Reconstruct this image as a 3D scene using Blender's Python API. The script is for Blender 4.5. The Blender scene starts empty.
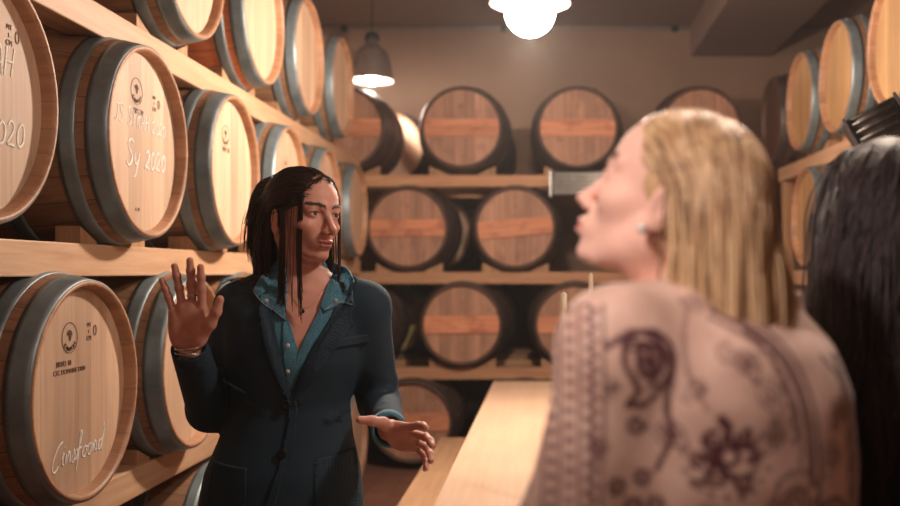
import bpy, bmesh, math, random
import numpy as np
from mathutils import Vector, Matrix, Euler
from mathutils.bvhtree import BVHTree

random.seed(7)
rng = np.random.default_rng(7)
sc = bpy.context.scene
COL = sc.collection
PI = math.pi

# ------------------------------------------------------------------ camera, world, lights, exposure
F = 950.0                 # focal length in pixels of the 900 px wide frame
CZ = 1.42                 # eye height of the camera
VX, VY = 547.0, 272.0     # where the aisle's vanishing point falls in the frame
cam_d = bpy.data.cameras.new('camera')
cam = bpy.data.objects.new('camera', cam_d)
COL.objects.link(cam)
cam.location = (0, 0, CZ)
cam.rotation_euler = (PI / 2, 0, 0)
cam_d.sensor_width = 36.0
cam_d.lens = F * 36.0 / 900.0
cam_d.shift_x = (450 - VX) / 900.0
cam_d.shift_y = (VY - 253) / 900.0
cam_d.clip_start = 0.05
cam_d.dof.use_dof = True
cam_d.dof.focus_distance = 2.35
cam_d.dof.aperture_fstop = 2.2
sc.camera = cam

sc.view_settings.view_transform = 'Standard'
sc.view_settings.look = 'None'
sc.view_settings.gamma = 1.0
sc.view_settings.use_curve_mapping = False
sc.view_settings.exposure = 0.0

world = bpy.data.worlds.new('world')
sc.world = world
world.use_nodes = True
world.node_tree.nodes['Background'].inputs[0].default_value = (0.62, 0.42, 0.34, 1)
world.node_tree.nodes['Background'].inputs[1].default_value = 0.03

def area_light(name, loc, target, size, power, color):
    l = bpy.data.lights.new(name, 'AREA')
    l.shape = 'SQUARE'; l.size = size; l.energy = power; l.color = color
    o = bpy.data.objects.new(name, l); COL.objects.link(o)
    o.location = loc
    o.rotation_euler = (Vector(target) - Vector(loc)).to_track_quat('-Z', 'Y').to_euler()
    return o
# added fill light without a fixture, above and behind the camera
area_light('camera_fill_light', (0.5, -1.2, 3.3), (-0.4, 2.6, 1.3), 0.9, 8, (1.0, 0.60, 0.46))

def spot_light(name, loc, target, angle, power, color, radius=0.05, blend=0.7):
    l = bpy.data.lights.new(name, 'SPOT'); l.energy = power; l.color = color; l.spot_size = math.radians(angle); l.spot_blend = blend; l.shadow_soft_size = radius
    o = bpy.data.objects.new(name, l); COL.objects.link(o); o.location = loc
    o.rotation_euler = (Vector(target) - Vector(loc)).to_track_quat('-Z', 'Y').to_euler()
spot_light('added_face_spot', (-1.0, -0.15, 2.75), (0.06, 1.12, 1.60), 27, 210, (1.0, 0.80, 0.71), 0.08)  # unseen spot added to brighten the blonde's face, no fixture built

def P(x, y, Y):
    "point seen at pixel (x, y) at the distance Y down the aisle"
    return Vector(((x - VX) / F * Y, Y, CZ - (y - VY) / F * Y))

# ------------------------------------------------------------------ objects
HAZE = 0.0045
def setp(o, label=None, cat=None, group=None, kind=None):
    if label: o['label'] = label
    if cat: o['category'] = cat
    if group: o['group'] = group
    if kind: o['kind'] = kind
    return o

def empty(name, loc=(0, 0, 0), rotz=0.0):
    o = bpy.data.objects.new(name, None); COL.objects.link(o)
    o.location = loc; o.rotation_euler = (0, 0, rotz)
    o.empty_display_size = 0.1
    return o

def mesh_np(name, V, Fq, mats=None, mat_idx=None, parent=None, smooth=True, base=None):
    """one mesh object from numpy arrays (faces: all quads or all triangles)"""
    V = np.asarray(V, dtype=np.float32).reshape(-1, 3)
    if base is not None:
        V = V - np.asarray(base, dtype=np.float32)
    Fq = np.asarray(Fq, dtype=np.int32)
    me = bpy.data.meshes.new(name)
    n = Fq.shape[1]
    me.vertices.add(len(V)); me.vertices.foreach_set('co', V.ravel())
    me.loops.add(Fq.size); me.loops.foreach_set('vertex_index', Fq.ravel())
    me.polygons.add(len(Fq))
    me.polygons.foreach_set('loop_start', np.arange(0, Fq.size, n, dtype=np.int32))
    me.polygons.foreach_set('loop_total', np.full(len(Fq), n, dtype=np.int32))
    for m in (mats or []): me.materials.append(m)
    if mat_idx is not None: me.polygons.foreach_set('material_index', np.asarray(mat_idx, dtype=np.int32))
    me.polygons.foreach_set('use_smooth', np.full(len(Fq), smooth, dtype=bool))
    me.update(calc_edges=True); me.validate()
    o = bpy.data.objects.new(name, me); COL.objects.link(o)
    if parent is not None: o.parent = parent
    elif base is not None: o.location = base
    return o

def link_bm(name, bm, mat, parent=None, smooth=False, loc=None):
    bmesh.ops.recalc_face_normals(bm, faces=bm.faces)
    me = bpy.data.meshes.new(name); bm.to_mesh(me); bm.free()
    for m in (mat if isinstance(mat, (list, tuple)) else [mat]): me.materials.append(m)
    for p in me.polygons: p.use_smooth = smooth
    o = bpy.data.objects.new(name, me); COL.objects.link(o)
    if parent is not None: o.parent = parent
    if loc is not None: o.location = loc
    return o

def box_bm(x0, x1, y0, y1, z0, z1, bev=0.0, bm=None):
    bm = bm or bmesh.new()
    r = bmesh.ops.create_cube(bm, size=1.0)
    for v in r['verts']:
        v.co = Vector(((x0 + x1) / 2 + v.co.x * (x1 - x0), (y0 + y1) / 2 + v.co.y * (y1 - y0), (z0 + z1) / 2 + v.co.z * (z1 - z0)))
    if bev > 0:
        es = list({e for v in r['verts'] for e in v.link_edges})
        bmesh.ops.bevel(bm, geom=es, offset=bev, segments=2, profile=0.5, affect='EDGES')
    return bm

def lathe(profile, n=48, axis='Z', a0=0.0):
    "profile: (radius, height) pairs, turned about an axis"
    V, Q = [], []
    m = len(profile)
    for i in range(n):
        a = a0 + 2 * PI * i / n
        c, s = math.cos(a), math.sin(a)
        for r, h in profile:
            if axis == 'Z': V.append((r * c, r * s, h))
            else: V.append((h, r * c, r * s))
    for i in range(n):
        j = (i + 1) % n
        for k in range(m - 1):
            Q.append((i * m + k, j * m + k, j * m + k + 1, i * m + k + 1))
    return V, Q

def bm_from(V, Q):
    bm = bmesh.new()
    vs = [bm.verts.new(v) for v in V]
    for q in Q:
        try: bm.faces.new([vs[i] for i in q])
        except ValueError: pass
    bmesh.ops.remove_doubles(bm, verts=bm.verts, dist=1e-5)
    return bm

def tube_arrays(paths, radii, sides=5):
    """paths (S, N, 3), radii (S, N) -> V, Q of open tubes closed by their taper"""
    paths = np.asarray(paths, float); S, N, _ = paths.shape
    T = np.gradient(paths, axis=1)
    T /= np.linalg.norm(T, axis=2, keepdims=True) + 1e-9
    ref = np.zeros_like(T); ref[..., 0] = 0.3; ref[..., 1] = 0.9; ref[..., 2] = 0.31
    U = np.cross(T, ref); U /= np.linalg.norm(U, axis=2, keepdims=True) + 1e-9
    W = np.cross(T, U)
    ang = np.arange(sides) * 2 * PI / sides
    V = paths[:, :, None, :] + np.asarray(radii)[:, :, None, None] * (
        np.cos(ang)[None, None, :, None] * U[:, :, None, :] + np.sin(ang)[None, None, :, None] * W[:, :, None, :])
    idx = np.arange(S * N * sides).reshape(S, N, sides)
    a = idx[:, :-1, :]; b = idx[:, 1:, :]
    Q = np.stack([a, np.roll(a, -1, 2), np.roll(b, -1, 2), b], axis=-1).reshape(-1, 4)
    return V.reshape(-1, 3), Q

def smooth_path(pts, n):
    "Catmull-Rom through the points, n samples"
    p = np.asarray(pts, float); m = len(p)
    if m == 2:
        t = np.linspace(0, 1, n)[:, None]; return p[0] * (1 - t) + p[1] * t
    pp = np.vstack([2 * p[0] - p[1], p, 2 * p[-1] - p[-2]])
    out = []
    for t in np.linspace(0, m - 1 - 1e-6, n):
        i = int(t); f = t - i
        a, b, c, d = pp[i], pp[i + 1], pp[i + 2], pp[i + 3]
        out.append(0.5 * ((2 * b) + (c - a) * f + (2 * a - 5 * b + 4 * c - d) * f * f + (3 * b - a - 3 * c + d) * f ** 3))
    return np.array(out)

# ------------------------------------------------------------------ materials
class NT:
    def __init__(self, name):
        self.m = bpy.data.materials.new(name); self.m.use_nodes = True
        self.t = self.m.node_tree; self.b = self.t.nodes['Principled BSDF']
    def n(self, typ, **kw):
        x = self.t.nodes.new(typ)
        for k, v in kw.items():
            if k.startswith('i_'):
                key = k[2:]
                x.inputs[int(key) if key.isdigit() else key.replace('_', ' ')].default_value = v
            else: setattr(x, k, v)
        return x
    def l(self, a, b): self.t.links.new(a, b)
    def math(self, op, a, b=None, c=None):
        x = self.n('ShaderNodeMath', operation=op)
        for i, v in enumerate((a, b, c)):
            if v is None: continue
            if isinstance(v, (int, float)): x.inputs[i].default_value = v
            else: self.l(v, x.inputs[i])
        return x.outputs[0]
    def mix(self, fac, a, b, blend='MIX'):
        x = self.n('ShaderNodeMix', data_type='RGBA', blend_type=blend)
        for i, v in ((0, fac), (6, a), (7, b)):
            if isinstance(v, (int, float)): x.inputs[i].default_value = v
            elif isinstance(v, tuple): x.inputs[i].default_value = v if len(v) == 4 else v + (1,)
            else: self.l(v, x.inputs[i])
        return x.outputs[2]
    def ramp(self, fac, stops):
        x = self.n('ShaderNodeValToRGB'); r = x.color_ramp
        while len(r.elements) < len(stops): r.elements.new(0.5)
        for e, (p, c) in zip(r.elements, stops): e.position = p; e.color = c if len(c) == 4 else c + (1,)
        self.l(fac, x.inputs[0]); return x.outputs[0]
    def bump(self, h, strength=0.3, dist=0.002):
        x = self.n('ShaderNodeBump'); x.inputs['Strength'].default_value = strength; x.inputs['Distance'].default_value = dist
        self.l(h, x.inputs['Height']); self.l(x.outputs[0], self.b.inputs['Normal'])
    def set(self, color=None, rough=None, metal=None, spec=None):
        if color is not None:
            if isinstance(color, tuple): self.b.inputs['Base Color'].default_value = color if len(color) == 4 else color + (1,)
            else: self.l(color, self.b.inputs['Base Color'])
        if rough is not None:
            if isinstance(rough, (int, float)): self.b.inputs['Roughness'].default_value = rough
            else: self.l(rough, self.b.inputs['Roughness'])
        if metal is not None: self.b.inputs['Metallic'].default_value = metal
        if spec is not None: self.b.inputs['Specular IOR Level'].default_value = spec
        return self.m

def plain(name, col, rough=0.6, metal=0.0, var=0.12, scale=20.0, bump=0.0):
    k = NT(name)
    tc = k.n('ShaderNodeTexCoord'); no = k.n('ShaderNodeTexNoise', i_Scale=scale, i_Detail=4.0)
    k.l(tc.outputs['Object'], no.inputs['Vector'])
    a = tuple(c * (1 - var) for c in col); b = tuple(min(1, c * (1 + var)) for c in col)
    c = k.ramp(no.outputs[0], [(0.3, a), (0.7, b)])
    if bump: k.bump(no.outputs[0], bump, 0.002)
    return k.set(c, rough, metal)

def emis(name, col, s):
    k = NT(name); k.b.inputs['Emission Color'].default_value = col + (1,); k.b.inputs['Emission Strength'].default_value = s
    return k.set((0.9, 0.85, 0.75), 0.5)

def plank_wood(name, ca, cb, cc, grain_axis='Z', plank_axis='Y', w=0.09, radial=False, nst=26, line=0.75, rough=0.6, stain=None):
    """oak boards: per-board tone, long grain, thin dark joints; radial = staves round the local X axis"""
    k = NT(name)
    tc = k.n('ShaderNodeTexCoord'); sp = k.n('ShaderNodeSeparateXYZ'); k.l(tc.outputs['Object'], sp.inputs[0])
    oi = k.n('ShaderNodeObjectInfo')
    ax = {'X': 0, 'Y': 1, 'Z': 2}
    if radial:
        ang = k.math('ARCTAN2', sp.outputs[2], sp.outputs[1])
        u = k.math('MULTIPLY', ang, nst / (2 * PI))
    else:
        u = k.math('DIVIDE', sp.outputs[ax[plank_axis]], w)
    u = k.math('ADD', u, k.math('MULTIPLY', oi.outputs['Random'], 7.3))
    fl = k.math('FLOOR', u); fr = k.math('SUBTRACT', u, fl)
    wn = k.n('ShaderNodeTexWhiteNoise', noise_dimensions='2D'); cb_ = k.n('ShaderNodeCombineXYZ'); k.l(fl, cb_.inputs[0]); k.l(oi.outputs['Random'], cb_.inputs[1])
    k.l(cb_.outputs[0], wn.inputs['Vector'])
    # grain: noise squeezed across, stretched along the board
    mp = k.n('ShaderNodeMapping')
    sc_ = {'X': (1.2, 24, 24), 'Y': (24, 1.2, 24), 'Z': (24, 24, 1.2)}['X' if radial else grain_axis]
    mp.inputs['Scale'].default_value = sc_
    va = k.n('ShaderNodeVectorMath', operation='ADD'); k.l(tc.outputs['Object'], va.inputs[0])
    cv = k.n('ShaderNodeCombineXYZ'); 
    off = k.math('MULTIPLY', k.math('ADD', wn.outputs[0], oi.outputs['Random']), 9.0)
    for i in range(3): k.l(off, cv.inputs[i])
    k.l(cv.outputs[0], va.inputs[1]); k.l(va.outputs[0], mp.inputs[0])
    g = k.n('ShaderNodeTexNoise', i_Scale=1.6, i_Detail=6.0, i_Roughness=0.62, i_Distortion=0.6); k.l(mp.outputs[0], g.inputs['Vector'])
    g2 = k.n('ShaderNodeTexNoise', i_Scale=3.0, i_Detail=2.0); k.l(va.outputs[0], g2.inputs['Vector'])
    col = k.ramp(g.outputs[0], [(0.28, cb), (0.52, ca), (0.75, cc)])
    tone = k.math('ADD', k.math('MULTIPLY', wn.outputs[0], 0.30), 0.83)
    tone = k.math('MULTIPLY', tone, k.math('ADD', k.math('MULTIPLY', g2.outputs[0], 0.25), 0.88))
    cbn = k.n('ShaderNodeCombineColor'); [k.l(tone, cbn.inputs[i]) for i in range(3)]
    col = k.mix(1.0, col, cbn.outputs[0], 'MULTIPLY')
    edge = k.math('MINIMUM', fr, k.math('SUBTRACT', 1.0, fr))
    lw = 0.015 if not radial else 0.02
    ln = k.math('LESS_THAN', edge, lw)
    col = k.mix(k.math('MULTIPLY', ln, line), col, tuple(c * 0.35 for c in cb))
    if stain is not None:
        s = k.n('ShaderNodeTexNoise', i_Scale=6.0, i_Detail=3.0); k.l(va.outputs[0], s.inputs['Vector'])
        m = k.ramp(s.outputs[0], [(0.52, (0, 0, 0)), (0.68, (1, 1, 1))])
        col = k.mix(k.math('MULTIPLY', m, 0.55), col, stain)
    h = k.math('SUBTRACT', k.math('MULTIPLY', g.outputs[0], 0.4), ln)
    k.bump(h, 0.35, 0.0015)
    return k.set(col, rough)

M = {}
M['oak_head'] = plank_wood('pale_oak_head', (0.60, 0.40, 0.27), (0.51, 0.32, 0.21), (0.66, 0.46, 0.32), w=0.085, line=0.28)
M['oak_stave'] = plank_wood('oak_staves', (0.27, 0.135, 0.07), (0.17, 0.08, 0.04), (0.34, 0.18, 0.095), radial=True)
M['oak_rim'] = plank_wood('oak_rim', (0.42, 0.22, 0.12), (0.33, 0.16, 0.09), (0.50, 0.28, 0.165), radial=True, rough=0.5, line=0.35)
M['lit_stave'] = plank_wood('orange_lit_staves', (0.62, 0.19, 0.07), (0.45, 0.12, 0.04), (0.70, 0.28, 0.12), radial=True)  # orange lamp light on the oak is put into the stave colour
M['old_head'] = plank_wood('weathered_oak_head', (0.45, 0.235, 0.145), (0.32, 0.15, 0.09), (0.54, 0.32, 0.21), w=0.075, line=0.6, stain=(0.24, 0.10, 0.075))
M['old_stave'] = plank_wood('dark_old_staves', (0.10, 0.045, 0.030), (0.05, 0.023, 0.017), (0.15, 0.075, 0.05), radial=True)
M['old_bar'] = plank_wood('reddish_crossbar', (0.66, 0.27, 0.135), (0.54, 0.18, 0.09), (0.74, 0.36, 0.20), grain_axis='Y', plank_axis='Z', w=0.065, line=0.7, stain=(0.30, 0.07, 0.06))
M['yellow_head'] = plank_wood('yellow_oak_head', (0.62, 0.50, 0.20), (0.5, 0.38, 0.15), (0.68, 0.56, 0.28), w=0.085)
M['right_head'] = plank_wood('honey_oak_head', (0.46, 0.27, 0.12), (0.33, 0.17, 0.07), (0.54, 0.34, 0.16), w=0.05, line=0.5)
M['beam'] = plank_wood('pine_beam', (0.64, 0.39, 0.235), (0.53, 0.29, 0.16), (0.72, 0.48, 0.31), grain_axis='Y', plank_axis='Z', w=5.0, line=0.0, rough=0.55)
M['beam_x'] = plank_wood('pine_crossbeam', (0.52, 0.27, 0.14), (0.40, 0.18, 0.09), (0.60, 0.35, 0.20), grain_axis='X', plank_axis='Z', w=5.0, line=0.0, rough=0.6)
M['post'] = plank_wood('pine_post', (0.42, 0.22, 0.11), (0.30, 0.14, 0.07), (0.5, 0.30, 0.15), grain_axis='Z', plank_axis='X', w=5.0, line=0.0, rough=0.6)
M['table'] = plank_wood('waxed_table_board', (0.66, 0.45, 0.31), (0.61, 0.40, 0.27), (0.70, 0.49, 0.35), grain_axis='Y', plank_axis='X', w=5.0, line=0.0, rough=0.42)
M['bench'] = plank_wood('bench_board', (0.50, 0.30, 0.17), (0.38, 0.22, 0.12), (0.58, 0.37, 0.22), grain_axis='Y', plank_axis='X', w=5.0, line=0.0, rough=0.45)
def metal_hoop(name, a, b, rough):
    k = NT(name); tc = k.n('ShaderNodeTexCoord'); oi = k.n('ShaderNodeObjectInfo')
    no = k.n('ShaderNodeTexNoise', i_Scale=9.0, i_Detail=6.0, i_Roughness=0.65); k.l(tc.outputs['Object'], no.inputs['Vector'])
    c = k.ramp(no.outputs[0], [(0.3, a), (0.7, b)])
    r = k.math('ADD', k.math('MULTIPLY', no.outputs[0], 0.35), rough - 0.15)
    k.bump(no.outputs[0], 0.15, 0.001)
    return k.set(c, r, 0.45)
M['zinc'] = metal_hoop('galvanised_hoop', (0.13, 0.165, 0.18), (0.26, 0.315, 0.335), 0.42)
M['iron'] = metal_hoop('dark_iron_hoop', (0.05, 0.04, 0.038), (0.13, 0.10, 0.09), 0.42)
M['wall'] = plain('ochre_plaster_wall', (0.36, 0.23, 0.165), 0.9, 0, 0.10, 1.5, 0.2)
M['ceiling'] = plain('grey_beige_ceiling', (0.28, 0.185, 0.155), 0.9, 0, 0.08, 1.2, 0.1)
M['chalk'] = plain('white_chalk', (0.85, 0.83, 0.78), 0.9, 0, 0.1, 60)
M['ink'] = plain('burnt_brand_ink', (0.07, 0.04, 0.03), 0.8)
M['faint_ink'] = plain('faint_stamp_ink', (0.22, 0.13, 0.09), 0.8)
M['blackmetal'] = plain('black_painted_metal', (0.018, 0.018, 0.02), 0.4, 0.3)
M['darksteel'] = plain('blackened_steel_mesh', (0.10, 0.085, 0.08), 0.4, 0.8, 0.3, 220)
M['steel'] = plain('brushed_steel', (0.50, 0.50, 0.48), 0.38, 0.45, 0.15, 30)
M['shade'] = plain('grey_enamel_shade', (0.30, 0.24, 0.22), 0.35, 0.4)
M['wax'] = plain('ivory_wax', (0.88, 0.74, 0.55), 0.5)
M['bulb'] = emis('glowing_bulb', (1.0, 0.90, 0.76), 60.0)
M['lampglow'] = emis('glowing_reflector', (1.0, 0.88, 0.72), 6.0)
k = NT('terracotta_floor'); tc = k.n('ShaderNodeTexCoord'); br = k.n('ShaderNodeTexBrick', i_Scale=3.0)
br.inputs['Color1'].default_value = (0.24, 0.105, 0.07, 1); br.inputs['Color2'].default_value = (0.30, 0.14, 0.09, 1); br.inputs['Mortar'].default_value = (0.12, 0.07, 0.05, 1)
br.inputs['Mortar Size'].default_value = 0.01; br.offset = 0.0
k.l(tc.outputs['Object'], br.inputs['Vector']); M['floor'] = k.set(br.outputs[0], 0.55)

# ------------------------------------------------------------------ the room
XL, XR, YB, YF, ZC = -2.3, 2.75, 8.95, -2.5, 3.73
def slab(name, x0, x1, y0, y1, z0, z1, mat):
    o = link_bm(name, box_bm(x0, x1, y0, y1, z0, z1), mat); return setp(o, kind='structure')
slab('floor', XL - .2, XR + .2, YF, YB + .2, -0.15, 0, M['floor'])
slab('ceiling', XL - .2, XR + .2, YF, YB + .2, ZC, ZC + 0.15, M['ceiling'])
slab('wall_back', XL - .2, XR + .2, YB, YB + 0.2, 0, ZC, M['wall'])
slab('wall_left', XL - .2, XL, YF, YB, 0, ZC, M['wall'])
slab('wall_right', XR, XR + .2, YF, YB, 0, ZC, M['wall'])
slab('wall_front', XL - .2, XR + .2, YF - .2, YF, 0, ZC, M['wall'])
slab('ceiling_beam', 1.35, 2.1, YF, YB, ZC - 0.28, ZC, M['ceiling'])

if HAZE > 0:
    hz = NT('lamp_bloom_haze'); hz.t.nodes.remove(hz.b)  # thin haze added so the lamp blooms like a lens flare
    vs = hz.n('ShaderNodeVolumeScatter', i_Density=HAZE, i_Anisotropy=0.35); hz.l(vs.outputs[0], hz.t.nodes['Material Output'].inputs['Volume'])
    ho = link_bm('haze', box_bm(XL, XR, YF + 0.01, YB, 0.0, ZC - 0.3), hz.m); setp(ho, kind='structure')
# ------------------------------------------------------------------ barrels (225 litre); local axis +X points out of the front head
BL = 0.92
def rad(x):           # outer radius along the barrel, x from 0 (front edge) to -BL
    t = (x + BL / 2) / (BL / 2)
    return 0.347 - 0.060 * t * t
def stave_mesh():
    prof = [(0.264, -0.045), (0.269, -0.036), (0.272, -0.012), (0.276, -0.001), (rad(0) - 0.003, 0.0)]
    for i in range(0, 33):
        x = -BL * i / 32
        prof.append((rad(x), x if 0 < i < 32 else (-0.003 if i == 0 else -BL + 0.003)))
    prof += [(rad(-BL) - 0.003, -BL), (0.276, -BL + 0.001), (0.272, -BL + 0.012), (0.269, -BL + 0.036), (0.264, -BL + 0.045)]
    V, Q = lathe(prof, 64, 'X')
    nm = len(prof)
    mi = [1 if (q[0] % nm) < 6 or (q[0] % nm) > nm - 8 else 0 for q in Q]
    return V, Q, mi
def hoop_bm(xa, xb):
    prof = []
    t = 0.0022
    for i in range(5):
        x = xa + (xb - xa) * i / 4; prof.append((rad(x) + t, x))
    prof = [(rad(xa) - 0.001, xa)] + prof + [(rad(xb) - 0.001, xb)]
    bm = bm_from(*lathe(prof, 64, 'X'))
    # rivets on the overlap
    for dy in (0.3, 0.42):
        xm = (xa + xb) / 2; r = rad(xm) + 0.003
        rr = bmesh.ops.create_uvsphere(bm, u_segments=8, v_segments=6, radius=0.006)
        for v in rr['verts']: v.co = Vector((xm + v.co.x, r * math.cos(1.0 + dy / 2) + v.co.y, r * math.sin(1.0 + dy / 2) + v.co.z))
    return bm
def disc_bm(x, r, th=0.018, n=64):
    bm = bm_from(*lathe([(0.0001, x), (r, x), (r, x - th), (0.0001, x - th)], n, 'X'))
    return bm
_HOOPS = [(-0.004, -0.060), (-0.086, -0.130), (-0.262, -0.302)]
_HOOPS = _HOOPS + [(-BL - b, -BL - a) for a, b in _HOOPS]
_cache = {}
def mdata(key, fn):
    if key not in _cache:
        o = fn(); _cache[key] = o.data; bpy.data.objects.remove(o)
    return _cache[key]
def _stave_data(ma, mb):
    V, Q, mi = stave_mesh()
    return lambda: mesh_np('staves', V, Q, [ma, mb], mi)
def bar_bm():
    bm = bmesh.new()
    hh = 0.062; xs = -0.018
    n = 24
    # a board across the head whose ends follow the round chime
    ring = []
    for i in range(n + 1):
        z = -hh + 2 * hh * i / n; ring.append((math.sqrt(0.268 ** 2 - z * z), z))
    for x0, x1, z0, z1 in ((xs, xs - 0.018, -hh, hh),):
        outl = [(y, z) for y, z in ring] + [(-y, z) for y, z in reversed(ring)]
        a = [bm.verts.new((x0, y, z)) for y, z in outl]; b = [bm.verts.new((x1, y, z)) for y, z in outl]
        bm.faces.new(a); bm.faces.new(b[::-1])
        for i in range(len(a)):
            j = (i + 1) % len(a); bm.faces.new((a[i], b[i], b[j], a[j]))
    return bm
def pegs_bm():
    bm = bmesh.new()
    for sy in (-1, 1):
        for z in (-0.035, 0.0, 0.035):
            r = bmesh.ops.create_cone(bm, cap_ends=True, segments=10, radius1=0.006, radius2=0.006, depth=0.012)
            for v in r['verts']:
                v.co = Vector((-0.034 + v.co.z * 0.5, sy * 0.235 + v.co.x, z + v.co.y))
    return bm
def link_data(name, data, parent):
    o = bpy.data.objects.new(name, data); COL.objects.link(o); o.parent = parent; return o
def barrel(center, facing, style, label, group):
    """center: middle of the front rim; facing: rotation about z of the head's normal"""
    base = empty('wine_barrel', center, facing)
    setp(base, label, 'barrel', group)
    hm, sm, rm, im = {
        'oak': ('oak_head', 'oak_stave', 'oak_rim', 'zinc'), 'orange': ('oak_head', 'lit_stave', 'oak_rim', 'zinc'),
        'right': ('right_head', 'oak_stave', 'oak_rim', 'zinc'), 'old': ('old_head', 'old_stave', 'old_stave', 'iron'),
        'bright': ('oak_head', 'old_stave', 'oak_rim', 'iron'), 'yellow': ('yellow_head', 'old_stave', 'yellow_head', 'zinc'),
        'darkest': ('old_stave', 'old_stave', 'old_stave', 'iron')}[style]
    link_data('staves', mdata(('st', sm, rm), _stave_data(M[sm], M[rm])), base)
    link_data('front_head', mdata(('hd', hm), lambda: link_bm('front_head', disc_bm(-0.034, 0.269), M[hm])), base)
    link_data('rear_head', mdata(('rh', hm), lambda: link_bm('rear_head', disc_bm(-BL + 0.052, 0.269), M[hm])), base)
    for i, (a, b) in enumerate(_HOOPS):
        link_data('hoop', mdata(('hp', i, im), lambda: link_bm('hoop', hoop_bm(a, b), M[im], smooth=True)), base)
    if style == 'old':
        link_data('crossbar', mdata('bar', lambda: link_bm('crossbar', bar_bm(), M['old_bar'])), base)
    return base

def text_bm(body, size, spacing=1.0, extrude=0.0006):
    cu = bpy.data.curves.new('writing', 'FONT'); cu.body = body; cu.size = size; cu.extrude = extrude
    cu.align_x = 'CENTER'; cu.align_y = 'CENTER'; cu.space_character = spacing
    o = bpy.data.objects.new('writing', cu); COL.objects.link(o)
    dg = bpy.context.evaluated_depsgraph_get(); me = bpy.data.meshes.new_from_object(o.evaluated_get(dg))
    bm = bmesh.new(); bm.from_mesh(me)
    bpy.data.objects.remove(o); bpy.data.meshes.remove(me)
    return bm
def to_head(bm, y, z, rot=0.0, xoff=-0.0332):
    "map text plane (x, y) to the head plane (y, z)"
    c, s = math.cos(rot), math.sin(rot)
    for v in bm.verts:
        tx, ty, tz = v.co
        v.co = Vector((xoff + tz, y + tx * c - ty * s, z + tx * s + ty * c))
    return bm
def merge(bms):
    out = bmesh.new()
    for b in bms:
        me = bpy.data.meshes.new('tmp'); b.to_mesh(me); b.free(); out.from_mesh(me); bpy.data.meshes.remove(me)
    return out
AFRICA = [(-.9, .55), (-.55, .95), (0, 1.0), (.45, .85), (.7, .55), (1.0, .2), (.95, .05), (.6, .05), (.55, -.3), (.35, -.75), (.1, -1.05), (-.1, -.95), (-.2, -.4), (-.25, 0), (-.75, .05), (-1.0, .3)]
def brand_mesh():
    bms = []
    V, Q = lathe([(0.0385, 0), (0.0400, 0), (0.0400, 0.0006), (0.0385, 0.0006), (0.0385, 0)], 48)
    bms.append(bm_from(V, Q))
    b = bmesh.new(); s = 0.0145
    sh = [(x * s * .95, y * s + 0.006) for x, y in AFRICA]
    b.faces.new([b.verts.new((x, y, 0.0007)) for x, y in sh]); bms.append(b)
    for i, ch in enumerate('CANTON'):
        a = math.radians(-90 + (i - 2.5) * 21); r = 0.030
        t = text_bm(ch, 0.0155)
        for v in t.verts:
            x, y = v.co.x, v.co.y; th = a + PI / 2
            v.co.x = x * math.cos(th) - y * math.sin(th) + r * math.cos(a)
            v.co.y = x * math.sin(th) + y * math.cos(th) + r * math.sin(a)
        bms.append(t)
    return merge(bms)
def add_brand(bar, y, z, rot=0.0):
    o = link_bm('round_brand_mark', to_head(brand_mesh(), y, z, rot), M['ink'], bar); return o
def add_small_stamp(bar, y, z):
    b = merge([to_head(text_bm('MT', 0.017), y - 0.012, z + 0.018), to_head(text_bm('L', 0.013), y - 0.012, z), to_head(text_bm('CM', 0.018), y - 0.012, z - 0.018),
               to_head(text_bm('0', 0.042), y + 0.022, z)])
    link_bm('small_stamp', b, M['faint_ink'], bar)
def add_text(bar, body, y, z, size, mat, rot=0.0, name='stamped_lettering', spacing=1.0):
    link_bm(name, to_head(text_bm(body, size, spacing), y, z, rot), M[mat], bar)
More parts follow.
